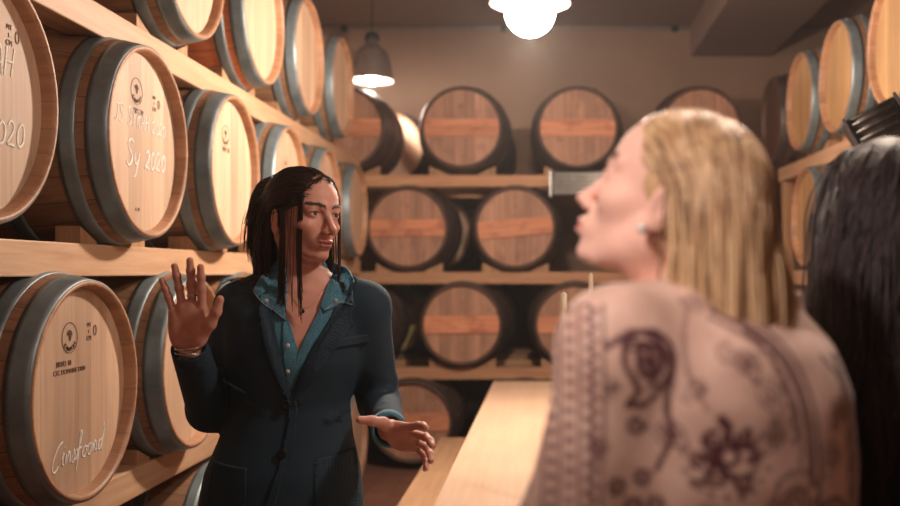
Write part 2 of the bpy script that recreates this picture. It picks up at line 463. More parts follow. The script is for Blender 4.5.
STROKES = {   # each glyph: advance, strokes of (x, y)
    'S': (0.62, [[(.5, .86), (.3, 1.0), (.1, .86), (.16, .62), (.4, .45), (.46, .2), (.26, 0), (.04, .1)]]),
    'y': (0.55, [[(.06, .52), (.1, .2), (.26, .12), (.4, .3)], [(.46, .55), (.36, .1), (.2, -.35), (.06, -.4)]]),
    '2': (0.50, [[(.04, .6), (.18, .74), (.34, .62), (.3, .4), (.04, .05), (.22, .08), (.42, .02)]]),
    '0': (0.48, [[(.22, .7), (.06, .5), (.06, .2), (.2, .02), (.36, .18), (.38, .52), (.24, .7), (.16, .66)]]),
    ' ': (0.42, []),
    'Y': (0.55, [[(.05, .9), (.25, .5)], [(.5, .95), (.25, .5), (.2, 0)]]),
    'R': (0.55, [[(.08, 0), (.1, .9), (.35, .9), (.42, .68), (.12, .5), (.45, 0)]]),
    'A': (0.55, [[(.02, 0), (.26, .9), (.48, 0)], [(.12, .35), (.42, .36)]]),
    'H': (0.55, [[(.06, .9), (.06, 0)], [(.44, .92), (.42, 0)], [(.06, .45), (.43, .48)]]),
    'J': (0.45, [[(.05, .9), (.45, .92)], [(.3, .9), (.3, .2), (.15, .02), (.0, .15)]]),
    'C': (0.62, [[(.6, .95), (.3, .85), (.04, .45), (.02, .1), (.22, -.08), (.5, .12)]]),
    'i': (0.30, [[(.02, .35), (.14, .5), (.12, .1), (.26, .12)], [(.2, .72), (.22, .76)]]),
    'n': (0.48, [[(.02, .1), (.08, .5), (.1, .08), (.24, .5), (.34, .4), (.36, .08), (.46, .14)]]),
    's': (0.38, [[(.02, .12), (.2, .52), (.28, .2), (.16, .04), (.04, .1)], [(.2, .1), (.36, .14)]]),
    'f': (0.44, [[(.02, .1), (.2, .6), (.32, 1.05), (.2, 1.1), (.14, .5), (.1, -.35)], [(.0, .42), (.4, .5)]]),
    'o': (0.42, [[(.2, .5), (.06, .34), (.1, .1), (.26, .06), (.34, .3), (.22, .5), (.3, .44), (.42, .42)]]),
    'd': (0.50, [[(.3, .46), (.1, .4), (.06, .12), (.24, .08), (.36, .4), (.5, 1.1), (.38, .3), (.4, .04), (.5, .06)]]),
}
def handwriting(bar, word, y, z, size, rot=0.0, slant=0.15, width=0.0022):
    adv = sum(STROKES[c][0] for c in word); x = -adv / 2
    Vs, Qs, n0 = [], [], 0
    for ci, c in enumerate(word):
        a, sts = STROKES[c]
        for st in sts:
            jig = rng.normal(0, 0.015, (len(st), 2))
            pts = [((x + px + py * slant + j[0]) * size, (py - 0.4 + j[1]) * size, 0.0) for (px, py), j in zip(st, jig)]
            pth = smooth_path(pts, 20)
            V, Q = tube_arrays(pth[None], np.full((1, 20), width) * (0.75 + 0.4 * rng.random((1, 20))), 6)
            V[:, 2] = V[:, 2] * 0.3
            Vs.append(V); Qs.append(Q + n0); n0 += len(V)
        x += a
    V = np.vstack(Vs); Q = np.vstack(Qs)
    c, s = math.cos(rot), math.sin(rot)
    W = np.stack([-0.0335 + V[:, 2], y + V[:, 0] * c - V[:, 1] * s, z + V[:, 0] * s + V[:, 1] * c], 1)
    mesh_np('chalk_writing', W, Q, [M['chalk']], parent=bar)

def chock_part(rack, c, axis, size=(0.09, 0.05, 0.055)):
    """wedge nailed on the beam; c = centre of its base, axis 'Y' or 'X' the way it slopes, sign in size[0]"""
    w, d, h = size
    s = 1 if w > 0 else -1; w = abs(w)
    pts = [(-w / 2, 0), (w / 2, 0), (w / 2, 0.008), (-w / 2, h)]
    bm = bmesh.new()
    A, B = [], []
    for (a, z) in pts:
        for sg, L in ((-1, A), (1, B)):
            co = (c[0] + sg * d / 2, c[1] + a * s, c[2] + z) if axis == 'Y' else (c[0] + a * s, c[1] + sg * d / 2, c[2] + z)
            L.append(bm.verts.new(co))
    bm.faces.new(A); bm.faces.new(B[::-1])
    for i in range(4): bm.faces.new((A[i], B[i], B[(i + 1) % 4], A[(i + 1) % 4]))
    return link_bm('wedge', bm, M['post'], rack)

# ---- left rack
LX = -1.20
rackL = empty('barrel_rack', (-1.65, 4, 0)); rackL.location = (0, 0, 0)
setp(rackL, 'long pine rack on the left holding pale oak barrels with galvanised hoops', 'rack')
# beam tops per level above the camera height
L_TOP = {'U': 0.78, 'M': 0.08, 'L': -0.62}
for lv, t in L_TOP.items():
    for x0, x1 in ((-1.40, -1.30), (-2.05, -1.95)):
        link_bm('beam', box_bm(x0, x1, 0.9, 6.62, CZ + t - 0.092, CZ + t, 0.004), M['beam'], rackL)
    for y in (1.65, 6.56):
        link_bm('crossbeam', box_bm(-1.95, -1.40, y - .04, y + .04, CZ + t - 0.092, CZ + t - 0.002, 0.004), M['beam_x'], rackL)
for y in (0.95, 6.56):
    for x0, x1 in ((-1.395, -1.305), (-2.045, -1.955)):
        zz = [0] + sorted([CZ + t for t in L_TOP.values()])
        for a, b in zip(zz[:-1], zz[1:]):
            link_bm('post', box_bm(x0, x1, y - .045, y + .045, a, b - 0.092, 0.003), M['post'], rackL)
rows = {'U': (1.095, [3.26, 4.06, 4.84, 5.64]), 'M': (0.393, [2.05, 2.89, 3.69, 4.48, 5.28, 6.09]),
        'L': (-0.31, [2.50, 3.26, 4.04, 4.82, 5.6]), 'B': (-1.055, [2.9, 3.72, 4.5, 5.3, 6.08])}
rown = {'U': 'top row', 'M': 'second row', 'L': 'third row', 'B': 'floor row'}
LB = {}
lab = {
 ('U', 0): 'pale oak barrel cropped by the photo\'s top, nearest in the left rack\'s top row',
 ('U', 1): 'pale oak barrel with orange staves, second in the left rack\'s top row',
 ('U', 2): 'pale oak barrel third along the left rack\'s top row, beside the orange one',
 ('U', 3): 'shaded oak barrel at the far end of the left rack\'s top row by the lamp',
 ('M', 0): 'big oak barrel cropped by the left edge, chalked 2020, in the second row',
 ('M', 1): 'oak barrel chalked Sy 2020 with round black brand, second row of left rack',
 ('M', 2): 'brightly lit blank pale barrel right of the one chalked Sy 2020',
 ('M', 3): 'small looking pale barrel just above and behind the brunette\'s head',
 ('M', 4): 'oak barrel just right of the brunette\'s crown, fifth in its row',
 ('M', 5): 'blue grey hooped oak barrel right of the brunette\'s face',
 ('L', 0): 'big oak barrel with cursive chalk word and round brand, lower left corner',
 ('L', 1): 'oak barrel behind the raised hand of the brunette, third row',
 ('L', 2): 'oak barrel in the third row, hidden mostly behind the navy blazer',
 ('L', 3): 'oak barrel in the third row behind the brunette\'s chest',
 ('L', 4): 'oak barrel at the far end of the third row, behind the brunette',
 ('B', 0): 'floor row oak barrel nearest the camera, under the lowest left beam',
 ('B', 1): 'floor row barrel peeking out under the lowest beam left of the navy blazer',
 ('B', 2): 'floor row barrel hidden behind the hem of the navy blazer',
 ('B', 3): 'floor row barrel before the last one, behind the brunette\'s hip',
 ('B', 4): 'pale floor row barrel between the blazer and the lowered hand',
}
for rk, (dz, ys) in rows.items():
    for i, y in enumerate(ys):
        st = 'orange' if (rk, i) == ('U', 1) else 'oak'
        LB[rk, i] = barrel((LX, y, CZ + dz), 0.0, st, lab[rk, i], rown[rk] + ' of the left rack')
        if rk != 'B':
            for sg in (-1, 1):
                chock_part(rackL, (-1.35, y + sg * 0.165, CZ + L_TOP[rk]), 'Y', (0.10 * -sg, 0.07, 0.05) if sg < 0 else (-0.10, 0.07, 0.05))
        else:
            for sg in (-1, 1):
                for xx in (-1.42, -1.9):
                    chock_part(rackL, (xx, y + sg * 0.19, 0.0), 'Y', ((0.12 if sg < 0 else -0.12), 0.07, 0.075))
b = LB['M', 1]
add_brand(b, -0.035, 0.150); add_small_stamp(b, 0.105, 0.135)
add_text(b, 'BRV 01', -0.02, 0.090, 0.024, 'faint_ink')
handwriting(b, 'JS SYRAH 2020', 0.0, 0.062, 0.054, -0.02, width=0.0030)
handwriting(b, 'Sy 2020', 0.035, -0.045, 0.080, 0.0, width=0.0045)
add_text(b, 'A  M', -0.03, -0.205, 0.016, 'faint_ink')
b = LB['M', 0]
handwriting(b, 'SYRAH', 0.04, 0.085, 0.075, width=0.0035); handwriting(b, '2020', -0.04, 0.01, 0.075, width=0.0035)
handwriting(b, 'Sy 2020', 0.05, -0.075, 0.080, 0.03, width=0.0042); add_small_stamp(b, 0.14, 0.15)
b = LB['L', 0]
add_brand(b, -0.045, 0.140); add_small_stamp(b, 0.070, 0.150)
add_text(b, 'BRVD 10', -0.075, 0.075, 0.020, 'faint_ink'); add_text(b, 'CFC DOMAINE DRN', -0.045, 0.054, 0.018, 'faint_ink')
handwriting(b, 'Cinsfoond', 0.0, -0.160, 0.067, 0.03, 0.25, width=0.0036)
b = LB['M', 2]; add_brand(b, -0.045, 0.13); add_text(b, 'BRV 20', -0.04, 0.075, 0.026, 'faint_ink')
b = LB['M', 3]; add_brand(b, 0.0, 0.11)
b = LB['L', 1]; add_brand(b, -0.03, 0.14)

# ---- back rack, two barrels deep
rackB = empty('barrel_rack'); setp(rackB, 'pine rack across the cellar\'s end holding dark old barrels with crossbars', 'rack')
BY = 6.75
B_TOP = [0.70, 0.0, -0.69]
for n_, t in enumerate(B_TOP):
    x1 = 0.03 if n_ == 0 else 1.6
    for y0, y1 in ((6.85, 6.95), (7.47, 7.57), (7.93, 8.03), (8.57, 8.67)):
        xe = x1 if y0 < 7 else 1.6
        link_bm('beam', box_bm(-2.2, xe, y0, y1, CZ + t - 0.085, CZ + t, 0.004), M['beam_x'], rackB)
for x in (-2.15, -0.0 + 0.62, 1.55):
    for y in (6.9, 8.62):
        zz = [0] + sorted([CZ + t for t in B_TOP])
        for a, b in zip(zz[:-1], zz[1:]):
            link_bm('post', box_bm(x - .035, x + .035, y - .045, y + .045, a, b - 0.085, 0.003), M['post'], rackB)
brow = [(1.03, [-1.45, -0.61, 0.22, 1.10]), (0.315, [-1.77, -0.995, -0.227, 0.98]), (-0.375, [-1.40, -0.61, 0.20, 1.08]), (-1.07, [-1.75, -0.965, -0.16])]
bl = {(0, 0): 'dark barrel with red crossbar directly below the hanging lamp', (0, 1): 'old barrel with orange crossbar on the top shelf, left of the bare lamp',
      (0, 2): 'old barrel with crossbar on the top shelf in front of the blonde\'s forehead', (0, 3): 'old barrel whose top shows just above the blonde\'s hair',
      (1, 0): 'dark barrel at the hidden left end of the back rack\'s second shelf', (1, 1): 'old barrel on the second back shelf, right of the brunette\'s face', (1, 2): 'old barrel with slanting crossbar on the second shelf, near the blonde\'s mouth',
      (1, 3): 'old barrel on the second back shelf, hidden behind the blonde\'s head', (2, 0): 'old barrel on the third back shelf at the navy blazer\'s shoulder',
      (2, 1): 'old barrel with broad crossbar, third shelf, above the table\'s far end', (2, 2): 'old barrel on the third shelf behind the two tapers',
      (2, 3): 'old barrel on the third shelf hidden behind the blonde\'s hair', (3, 0): 'old barrel on the floor at the back rack\'s hidden left end',
      (3, 1): 'old barrel on the floor behind the brunette\'s lowered hand', (3, 2): 'old barrel on the floor behind the far end of the long table'}
for r, (dz, xs) in enumerate(brow):
    for i, x in enumerate(xs):
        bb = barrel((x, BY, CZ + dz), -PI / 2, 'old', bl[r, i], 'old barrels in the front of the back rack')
        if (r, i) == (1, 2):
            for ch in bb.children:
                if ch.name.startswith('crossbar'): ch.rotation_euler = (0.09, 0, 0)
        if (r, i) in ((0, 1), (0, 2), (1, 1), (1, 2), (2, 1)):
            add_text(bb, '6', 0.0, 0.155, 0.05, 'faint_ink', name='stamped_number'); add_text(bb, 'LAM', 0.01, -0.205, 0.02, 'faint_ink')
        if r < 3:
            for sg in (-1, 1):
                chock_part(rackB, (x + sg * 0.175, 6.90, CZ + B_TOP[r]), 'X', ((0.13 if sg < 0 else -0.13), 0.07, 0.065))
        if (r, i) in ((0, 0), (0, 1), (1, 1), (1, 2), (2, 0), (2, 1), (2, 2), (3, 2)):
            st = {(0, 0): 'bright', (1, 1): 'bright', (2, 0): 'yellow', (2, 1): 'yellow'}.get((r, i), 'bright')
            l2 = {(0, 0): 'pale barrel glowing in lamp light behind the dark one below the lamp', (0, 1): 'pale barrel behind the top shelf barrel left of the bare lamp',
                  (1, 1): 'barrel with orange rim behind the one beside the brunette\'s face', (1, 2): 'barrel in the rear row behind the slanting crossbar one',
                  (2, 0): 'yellowish barrel just right of the blazer shoulder, in the rear row', (2, 1): 'yellowish barrel behind the broad crossbar one on the third shelf',
                  (2, 2): 'rear row barrel behind the tapers on the third shelf', (3, 2): 'floor barrel in the rear row beyond the table end'}[r, i]
            dzz = dz if (r, i) != (3, 2) else -1.07
            barrel((x + {(0, 0): .14, (1, 1): .075, (1, 2): .03, (2, 0): .12, (2, 1): .045}.get((r, i), 0), 7.85, CZ + dzz), -PI / 2, st, l2, 'barrels in the rear row of the back rack')

# ---- right rack
rackR = empty('barrel_rack'); setp(rackR, 'pine rack on the right under the honey coloured barrels', 'rack')
RX = 1.51
R_TOP = [0.715, 0.01]
for t in R_TOP:
    for x0, x1 in ((1.61, 1.71), (2.26, 2.36)):
        link_bm('beam', box_bm(x0, x1, 3.4, 6.62, CZ + t - 0.09, CZ + t, 0.004), M['beam'], rackR)
for y in (3.5, 6.57):
    for x in (1.66, 2.31):
        zz = [0] + sorted([CZ + t for t in R_TOP])
        for a, b in zip(zz[:-1], zz[1:]):
            link_bm('post', box_bm(x - .035, x + .035, y - .035, y + .035, a, b - 0.09, 0.003), M['post'], rackR)
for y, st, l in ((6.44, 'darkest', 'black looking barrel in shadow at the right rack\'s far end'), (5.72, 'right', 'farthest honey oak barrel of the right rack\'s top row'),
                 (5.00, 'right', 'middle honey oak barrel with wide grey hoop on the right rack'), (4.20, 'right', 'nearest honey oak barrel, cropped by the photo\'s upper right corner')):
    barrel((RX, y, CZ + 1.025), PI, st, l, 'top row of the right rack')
for y, l in ((5.60, 'lower barrel with pale hoop, left of the dark haired woman\'s head'), (4.86, 'lower right barrel hidden behind the dark hair')):
    barrel((RX, y, CZ + 0.32), PI, 'right', l, 'lower row of the right rack')
for yy in (5.72, 5.00, 4.20):
    for sg in (-1, 1): chock_part(rackR, (1.66, yy + sg * 0.17, CZ + 0.715), 'Y', ((0.10 if sg < 0 else -0.10), 0.07, 0.05))
# ------------------------------------------------------------------ lamps
def pendant(loc, dia, label, power, color, cord_top, glow, tilt=0.0, bulb_drop=0.0):
    x, y, z = loc                      # z: lower edge of the shade
    r = dia / 2
    root = empty('pendant_lamp', loc); setp(root, label, 'lamp', 'pendant lamps over the aisle')
    k = r / 0.145
    out = [(0.030, 0.29), (0.046, 0.28), (0.050, 0.245), (0.066, 0.238), (0.092, 0.22), (0.114, 0.185), (0.130, 0.13), (0.139, 0.07), (0.144, 0.02), (0.149, 0.0)]
    inn = [(0.145, 0.0), (0.140, 0.02), (0.134, 0.07), (0.124, 0.13), (0.108, 0.18), (0.086, 0.212), (0.02, 0.225)]
    V, Q = lathe([(a * k, b * k) for a, b in out + inn], 48)
    link_bm('shade', bm_from(V, Q), M['shade'], root, True)
    V, Q = lathe([(0.001, 0.345 * k), (0.025 * k, 0.34 * k), (0.046 * k, 0.325 * k), (0.052 * k, 0.30 * k), (0.052 * k, 0.283 * k), (0.001, 0.283 * k)], 24)
    link_bm('cap', bm_from(V, Q), M['blackmetal'], root, True)
    V, Q = lathe([(0.004, 0.34 * k), (0.004, cord_top - z)], 10)
    link_bm('cord', bm_from(V, Q), M['blackmetal'], root, True)
    # bulb: globe with a neck
    rb = 0.052 * k * glow
    pr = [(0.001, -rb)] + [(rb * math.sin(a), -rb * math.cos(a)) for a in np.linspace(0.2, 2.6, 12)] + [(0.02 * k, rb + 0.045 * k), (0.001, rb + 0.05 * k)]
    zc = (0.075 * k - bulb_drop)
    V, Q = lathe([(a, b + zc) for a, b in pr], 24)
    b = link_bm('bulb', bm_from(V, Q), M['bulb'], root, True)
    V, Q = lathe([(0.001, zc + rb + .03 * k), (0.022 * k, zc + rb + .03 * k), (0.022 * k, 0.20 * k), (0.001, 0.2 * k)], 16)
    link_bm('socket', bm_from(V, Q), M['blackmetal'], root, True)
    l = bpy.data.lights.new('bulb_light', 'POINT'); l.energy = power; l.color = color; l.shadow_soft_size = rb
    o = bpy.data.objects.new('bulb_light', l); COL.objects.link(o); o.parent = root; o.location = (0, 0, zc - rb - 0.012)
    l.shadow_soft_size = 0.01 + rb * 0.6
    return root
LA = P(530, 4, 3.95)
pendant(LA, 0.33, 'bright white hanging lamp at the top of the photo, above the table', 225, (1.0, 0.81, 0.66), ZC, 1.8, bulb_drop=0.115)  # bulb enlarged and lowered to stand in for lens flare
LB_ = P(372, 81, 7.32)
pendant(LB_, 0.32, 'grey bell shaped hanging lamp on a thin cord beside the left rack', 95, (1.0, 0.82, 0.68), ZC, 1.0, bulb_drop=0.055)

pendant((0.62, 1.90, CZ + 1.0), 0.33, 'hanging lamp over the guests, above the picture\'s top edge', 40, (1.0, 0.78, 0.62), ZC, 1.25, bulb_drop=0.075)

# ------------------------------------------------------------------ conduit along the back wall
cr = empty('conduit_pipe', (0, YB - 0.03, CZ + 2.29)); setp(cr, 'thin conduit running along the top of the plaster wall', 'pipe')
V, Q = lathe([(0.018, -2.25), (0.018, 2.7)], 12, 'X'); link_bm('pipe', bm_from(V, Q), M['shade'], cr, True)
for x in (-1.9, -0.4, 1.2):
    link_bm('bracket', box_bm(x - .03, x + .03, -0.022, 0.03, -0.03, 0.03, 0.003), M['blackmetal'], cr)

# ------------------------------------------------------------------ table and bench
tb = empty('long_table', (0.1, 3.7, 0)); setp(tb, 'long narrow pale wooden table running down the aisle', 'table')
def tbx(name, x0, x1, y0, y1, z0, z1, mat, par, bev=0.004):
    lx, ly = par.location.x, par.location.y
    return link_bm(name, box_bm(x0 - lx, x1 - lx, y0 - ly, y1 - ly, z0, z1, bev), mat, par)
TZ = CZ - 0.655
tbx('tabletop', -0.322, 0.46, 1.78, 5.70, TZ - 0.045, TZ, M['table'], tb, 0.006)
for x in (-0.20, 0.34):
    for y in (2.0, 5.45): tbx('leg', x - .045, x + .045, y - .045, y + .045, 0, TZ - 0.045, M['bench'], tb)
for x0, x1, y0, y1 in ((-0.18, 0.32, 1.98, 2.02), (-0.18, 0.32, 5.43, 5.47), (-0.22, -0.18, 2.05, 5.40), (0.32, 0.36, 2.05, 5.40)):
    tbx('rail', x0, x1, y0, y1, TZ - 0.14, TZ - 0.045, M['bench'], tb)
be = empty('bench', (-0.46, 4.3, 0)); setp(be, 'low wooden bench standing along the left side of the long table', 'bench')
BZ = CZ - 0.95
tbx('seat', -0.612, -0.33, 2.9, 5.46, BZ - 0.045, BZ, M['bench'], be, 0.005)
for y in (3.1, 5.25):
    for x in (-0.57, -0.37): tbx('leg', x - .03, x + .03, y - .03, y + .03, 0, BZ - 0.045, M['bench'], be)
tbx('stretcher', -0.487, -0.453, 3.13, 5.22, 0.12, 0.18, M['bench'], be)

# ------------------------------------------------------------------ two thin tapers in holders on the table
def taper(px, py, Y, label, lean, rt=1.0):
    top = P(px, py, Y)
    r = empty('candlestick', (top.x, Y, TZ)); setp(r, label, 'candle', 'tapers on the table')
    ht = top.z - TZ; hb = ht - 0.26
    V, Q = lathe([(0.001, 0), (0.045, 0), (0.045, 0.008), (0.018, 0.02), (0.008, 0.05), (0.007, hb - .05), (0.015, hb - .03), (0.015, hb), (0.001, hb)], 24)
    link_bm('holder', bm_from(V, Q), M['steel'], r, True)
    V, Q = lathe([(0.001, 0), (0.0085 * rt, 0.0), (0.0078 * rt, 0.2), (0.0065 * rt, ht - hb - 0.006), (0.001, ht - hb)], 16)
    c = link_bm('taper', bm_from(V, Q), M['wax'], r, True); c.location = (0, 0, hb - 0.002); c.rotation_euler = (0, lean, 0)
taper(562, 291, 2.6, 'thicker ivory taper left of the blonde\'s shoulder, leaning slightly', 0.02, 1.35)
taper(591, 272, 2.95, 'thinner ivory taper nearest the blonde\'s chin', 0.0)

# ------------------------------------------------------------------ radiant heaters
def heater(center, w, h, d, rot, label, ribs=5, rm='steel'):
    r = empty('radiant_heater', center); r.rotation_euler = rot; setp(r, label, 'heater')
    link_bm('casing', box_bm(-w / 2, w / 2, 0, d, -h / 2, h / 2, 0.008), M['blackmetal'], r)
    # ribbed reflector sheet
    n = 40; prof = []
    for i in range(n + 1):
        z = -h / 2 + 0.012 + (h - 0.024) * i / n
        prof.append((z, -0.012 - 0.007 * math.sin(i / n * ribs * 2 * PI)))
    V, Q = [], []
    for z, y in prof: V += [(-w / 2 + .012, y, z), (w / 2 - .012, y, z)]
    for z, y in prof: V += [(-w / 2 + .012, 0.004, z), (w / 2 - .012, 0.004, z)]
    m = 2 * (n + 1)
    for i in range(n): Q += [(2 * i, 2 * i + 1, 2 * i + 3, 2 * i + 2), (m + 2 * i, m + 2 * i + 2, m + 2 * i + 3, m + 2 * i + 1), (2 * i, 2 * i + 2, m + 2 * i + 2, m + 2 * i), (2 * i + 1, m + 2 * i + 1, m + 2 * i + 3, 2 * i + 3)]
    Q += [(0, m, m + 1, 1), (2 * n, 2 * n + 1, m + 2 * n + 1, m + 2 * n)]
    link_bm('ribbed_reflector', bm_from(V, Q), M[rm], r, True)
    for sx in (-1, 1):
        link_bm('end_cap', box_bm(min(sx * w / 2, sx * (w / 2 + .012)), max(sx * w / 2, sx * (w / 2 + .012)), -0.022, d, -h / 2 - .004, h / 2 + .004, 0.003), M[rm], r)
    for sx in (-1, 1):
        link_bm('bracket', box_bm(sx * w * .35 - .012, sx * w * .35 + .012, d, d + 0.05, -0.02, 0.02, 0.002), M['blackmetal'], r)
    return r
heater((0.37, 6.68, CZ + 0.622), 0.68, 0.175, 0.11, (0, 0, 0), 'ribbed steel heater at the shelf edge in front of the blonde\'s nose')
heater((1.30, 3.72, CZ + 0.575), 0.20, 0.165, 0.17, (math.radians(-12), math.radians(-27), math.radians(-16)), 'black cased metal heater on a bracket above the dark haired woman', 4, 'darksteel')
link_bm('mounting_arm', box_bm(-0.012, 0.30, 0.17, 0.20, -0.012, 0.012, 0.002), M['blackmetal'], [o for o in COL.objects if o.name == 'radiant_heater.001'][0])
# ------------------------------------------------------------------ bodies and clothes: distance fields turned into one smooth surface
def frame(fwd, up=(0, 0, 1), origin=(0, 0, 0), s=1.0):
    "columns forward, left, up"
    f = np.array(fwd, float); f /= np.linalg.norm(f)
    u = np.array(up, float); l = np.cross(u, f); l /= np.linalg.norm(l); u = np.cross(f, l)
    return np.stack([f, l, u], 1), np.array(origin, float), s
IDF = (np.eye(3), np.zeros(3), 1.0)
class Field:
    def __init__(self, lo, hi, h):
        self.lo = np.array(lo, float); self.h = h
        n = np.ceil((np.array(hi) - self.lo) / h).astype(int) + 1
        self.n = n; self.D = np.full(n, 1.0, dtype=np.float32)
        self.fr = IDF
    def _block(self, c, r):
        "world sphere of influence -> index slices and points in the current frame"
        R, o, s = self.fr
        cw = R @ (np.array(c, float) * s) + o; rw = r * s
        a = np.clip(np.floor((cw - rw - self.lo) / self.h).astype(int), 0, self.n)
        b = np.clip(np.ceil((cw + rw - self.lo) / self.h).astype(int) + 1, 0, self.n)
        if np.any(b <= a): return None, None
        ax = [self.lo[i] + self.h * np.arange(a[i], b[i]) for i in range(3)]
        X, Y, Z = np.meshgrid(*ax, indexing='ij')
        Pw = np.stack([X, Y, Z], -1) - o
        Pl = (Pw @ R) / s
        return tuple(slice(a[i], b[i]) for i in range(3)), Pl
    def _join(self, sl, d, k):
        d = d * self.fr[2]; k = k * self.fr[2]; D = self.D[sl]
        if k > 0:
            h = np.clip(0.5 + 0.5 * (D - d) / k, 0, 1)
            self.D[sl] = D * (1 - h) + d * h - k * h * (1 - h)
        else: self.D[sl] = np.minimum(D, d)
    def _cut(self, sl, d, k):
        d = d * self.fr[2]; k = max(k * self.fr[2], 1e-5); D = self.D[sl]
        h = np.clip(0.5 - 0.5 * (D + d) / k, 0, 1)
        self.D[sl] = D * (1 - h) - d * h + k * h * (1 - h)
    def _go(self, sl, d, k, cut):
        (self._cut if cut else self._join)(sl, d, k)
    def ell(self, c, r, k=0.01, rot=None, cut=False):
        r = np.array(r, float) * np.ones(3)
        sl, p = self._block(c, r.max() + 2 * k + 0.03)
        if sl is None: return
        q = p - np.array(c, float)
        if rot is not None: q = q @ np.array(Euler(rot).to_matrix())
        k0 = np.linalg.norm(q / r, axis=-1); k1 = np.linalg.norm(q / (r * r), axis=-1) + 1e-9
        self._go(sl, k0 * (k0 - 1) / k1, k, cut)
    def cap(self, a, b, ra, rb=None, k=0.01, cut=False, flat=None):
        rb = ra if rb is None else rb
        a = np.array(a, float); b = np.array(b, float)
        sl, p = self._block((a + b) / 2, np.linalg.norm(b - a) / 2 + max(ra, rb) + 2 * k + 0.03)
        if sl is None: return
        ab = b - a; pa = p - a
        t = np.clip((pa @ ab) / (ab @ ab), 0, 1)
        d = pa - t[..., None] * ab
        if flat is not None:            # squash along a direction: (dir, factor>1)
            n = np.array(flat[0], float); n /= np.linalg.norm(n)
            dn = d @ n; d = d + (dn * (flat[1] - 1))[..., None] * n
        self._go(sl, np.linalg.norm(d, axis=-1) - (ra + (rb - ra) * t), k, cut)
    def chain(self, pts, rs, k=0.005, flat=None):
        for i in range(len(pts) - 1): self.cap(pts[i], pts[i + 1], rs[i], rs[i + 1], k, flat=flat)
    def loft(self, st, k=0.02, grow=0.0, pw=2.0):
        "st: rows (z, rx, ry, cx, cy) in the frame, an elliptic section at each height"
        st = np.array(sorted(st)); z0, z1 = st[0, 0], st[-1, 0]
        c = (st[:, 3].mean(), st[:, 4].mean(), (z0 + z1) / 2)
        sl, p = self._block(c, (z1 - z0) / 2 + st[:, 1:3].max() + 0.1)
        if sl is None: return
        z = np.clip(p[..., 2], z0, z1)
        def ip(i):
            # smooth interpolation
            zz = np.linspace(z0, z1, 200); v = np.interp(zz, st[:, 0], st[:, i])
            ker = np.hanning(15); ker /= ker.sum(); v = np.convolve(np.pad(v, 7, mode='edge'), ker, 'valid')
            return np.interp(z, zz, v)
        rx, ry, cx, cy = ip(1) + grow, ip(2) + grow, ip(3), ip(4)
        qx, qy = (p[..., 0] - cx), (p[..., 1] - cy)
        rr = (np.abs(qx / rx) ** pw + np.abs(qy / ry) ** pw) ** (1 / pw)
        d2 = (rr - 1) * np.minimum(rx, ry)
        dz = np.maximum(np.maximum(z0 - p[..., 2], p[..., 2] - z1) - grow, -1)
        d = np.where(dz > 0, np.sqrt(np.maximum(d2, 0) ** 2 + dz ** 2) + np.minimum(d2, 0) * 0, np.maximum(d2, dz))
        self._join(sl, d, k)
    def prism_cut(self, poly, ylo, yhi, k=0.002):
        "cut away a polygon given in world (x, z), between two world depths"
        poly = np.array(poly, float)
        X = self.lo[0] + self.h * np.arange(self.n[0]); Z = self.lo[2] + self.h * np.arange(self.n[2])
        XX, ZZ = np.meshgrid(X, Z, indexing='ij')
        d = np.full(XX.shape, 1e9); ins = np.zeros(XX.shape, bool)
        m = len(poly)
        for i in range(m):
            a, b = poly[i], poly[(i + 1) % m]; e = b - a
            wx, wz = XX - a[0], ZZ - a[1]
            t = np.clip((wx * e[0] + wz * e[1]) / (e @ e), 0, 1)
            d = np.minimum(d, np.hypot(wx - t * e[0], wz - t * e[1]))
            c = ((a[1] > ZZ) != (b[1] > ZZ)) & (XX < e[0] * (ZZ - a[1]) / (e[1] if abs(e[1]) > 1e-12 else 1e-12) + a[0])
            ins ^= c
        sd = np.where(ins, -d, d)[:, None, :]
        Y = (self.lo[1] + self.h * np.arange(self.n[1]))[None, :, None]
        dd = np.maximum(np.maximum(sd, ylo - Y), Y - yhi)
        h = np.clip(0.5 - 0.5 * (self.D + dd) / k, 0, 1)
        self.D = (self.D * (1 - h) - dd * h + k * h * (1 - h)).astype(np.float32)
    def mesh(self):
        D = np.pad(self.D, 1, constant_values=1.0)
        lo = self.lo - self.h; S = D < 0; n = np.array(D.shape)
        cn = n - 1
        cnt = np.zeros(cn, np.int16); acc = np.zeros(tuple(cn) + (3,), np.float32)
        corners = [(i, j, k) for i in (0, 1) for j in (0, 1) for k in (0, 1)]
        def cs(c): return tuple(slice(c[i], c[i] + cn[i]) for i in range(3))
        for a in corners:
            for ax in range(3):
                if a[ax]: continue
                b = list(a); b[ax] = 1; b = tuple(b)
                da, db = D[cs(a)], D[cs(b)]
                m = S[cs(a)] != S[cs(b)]
                t = np.where(m, da / np.where(m, da - db, 1), 0)
                cnt += m
                for q in range(3):
                    acc[..., q] += np.where(m, (a[q] + t) if q == ax else a[q], 0)
        act = cnt > 0
        idx = np.full(cn, -1, np.int64); ii = np.argwhere(act); idx[act] = np.arange(len(ii))
        V = lo + self.h * (ii + acc[act] / cnt[act][:, None])
        Q = []
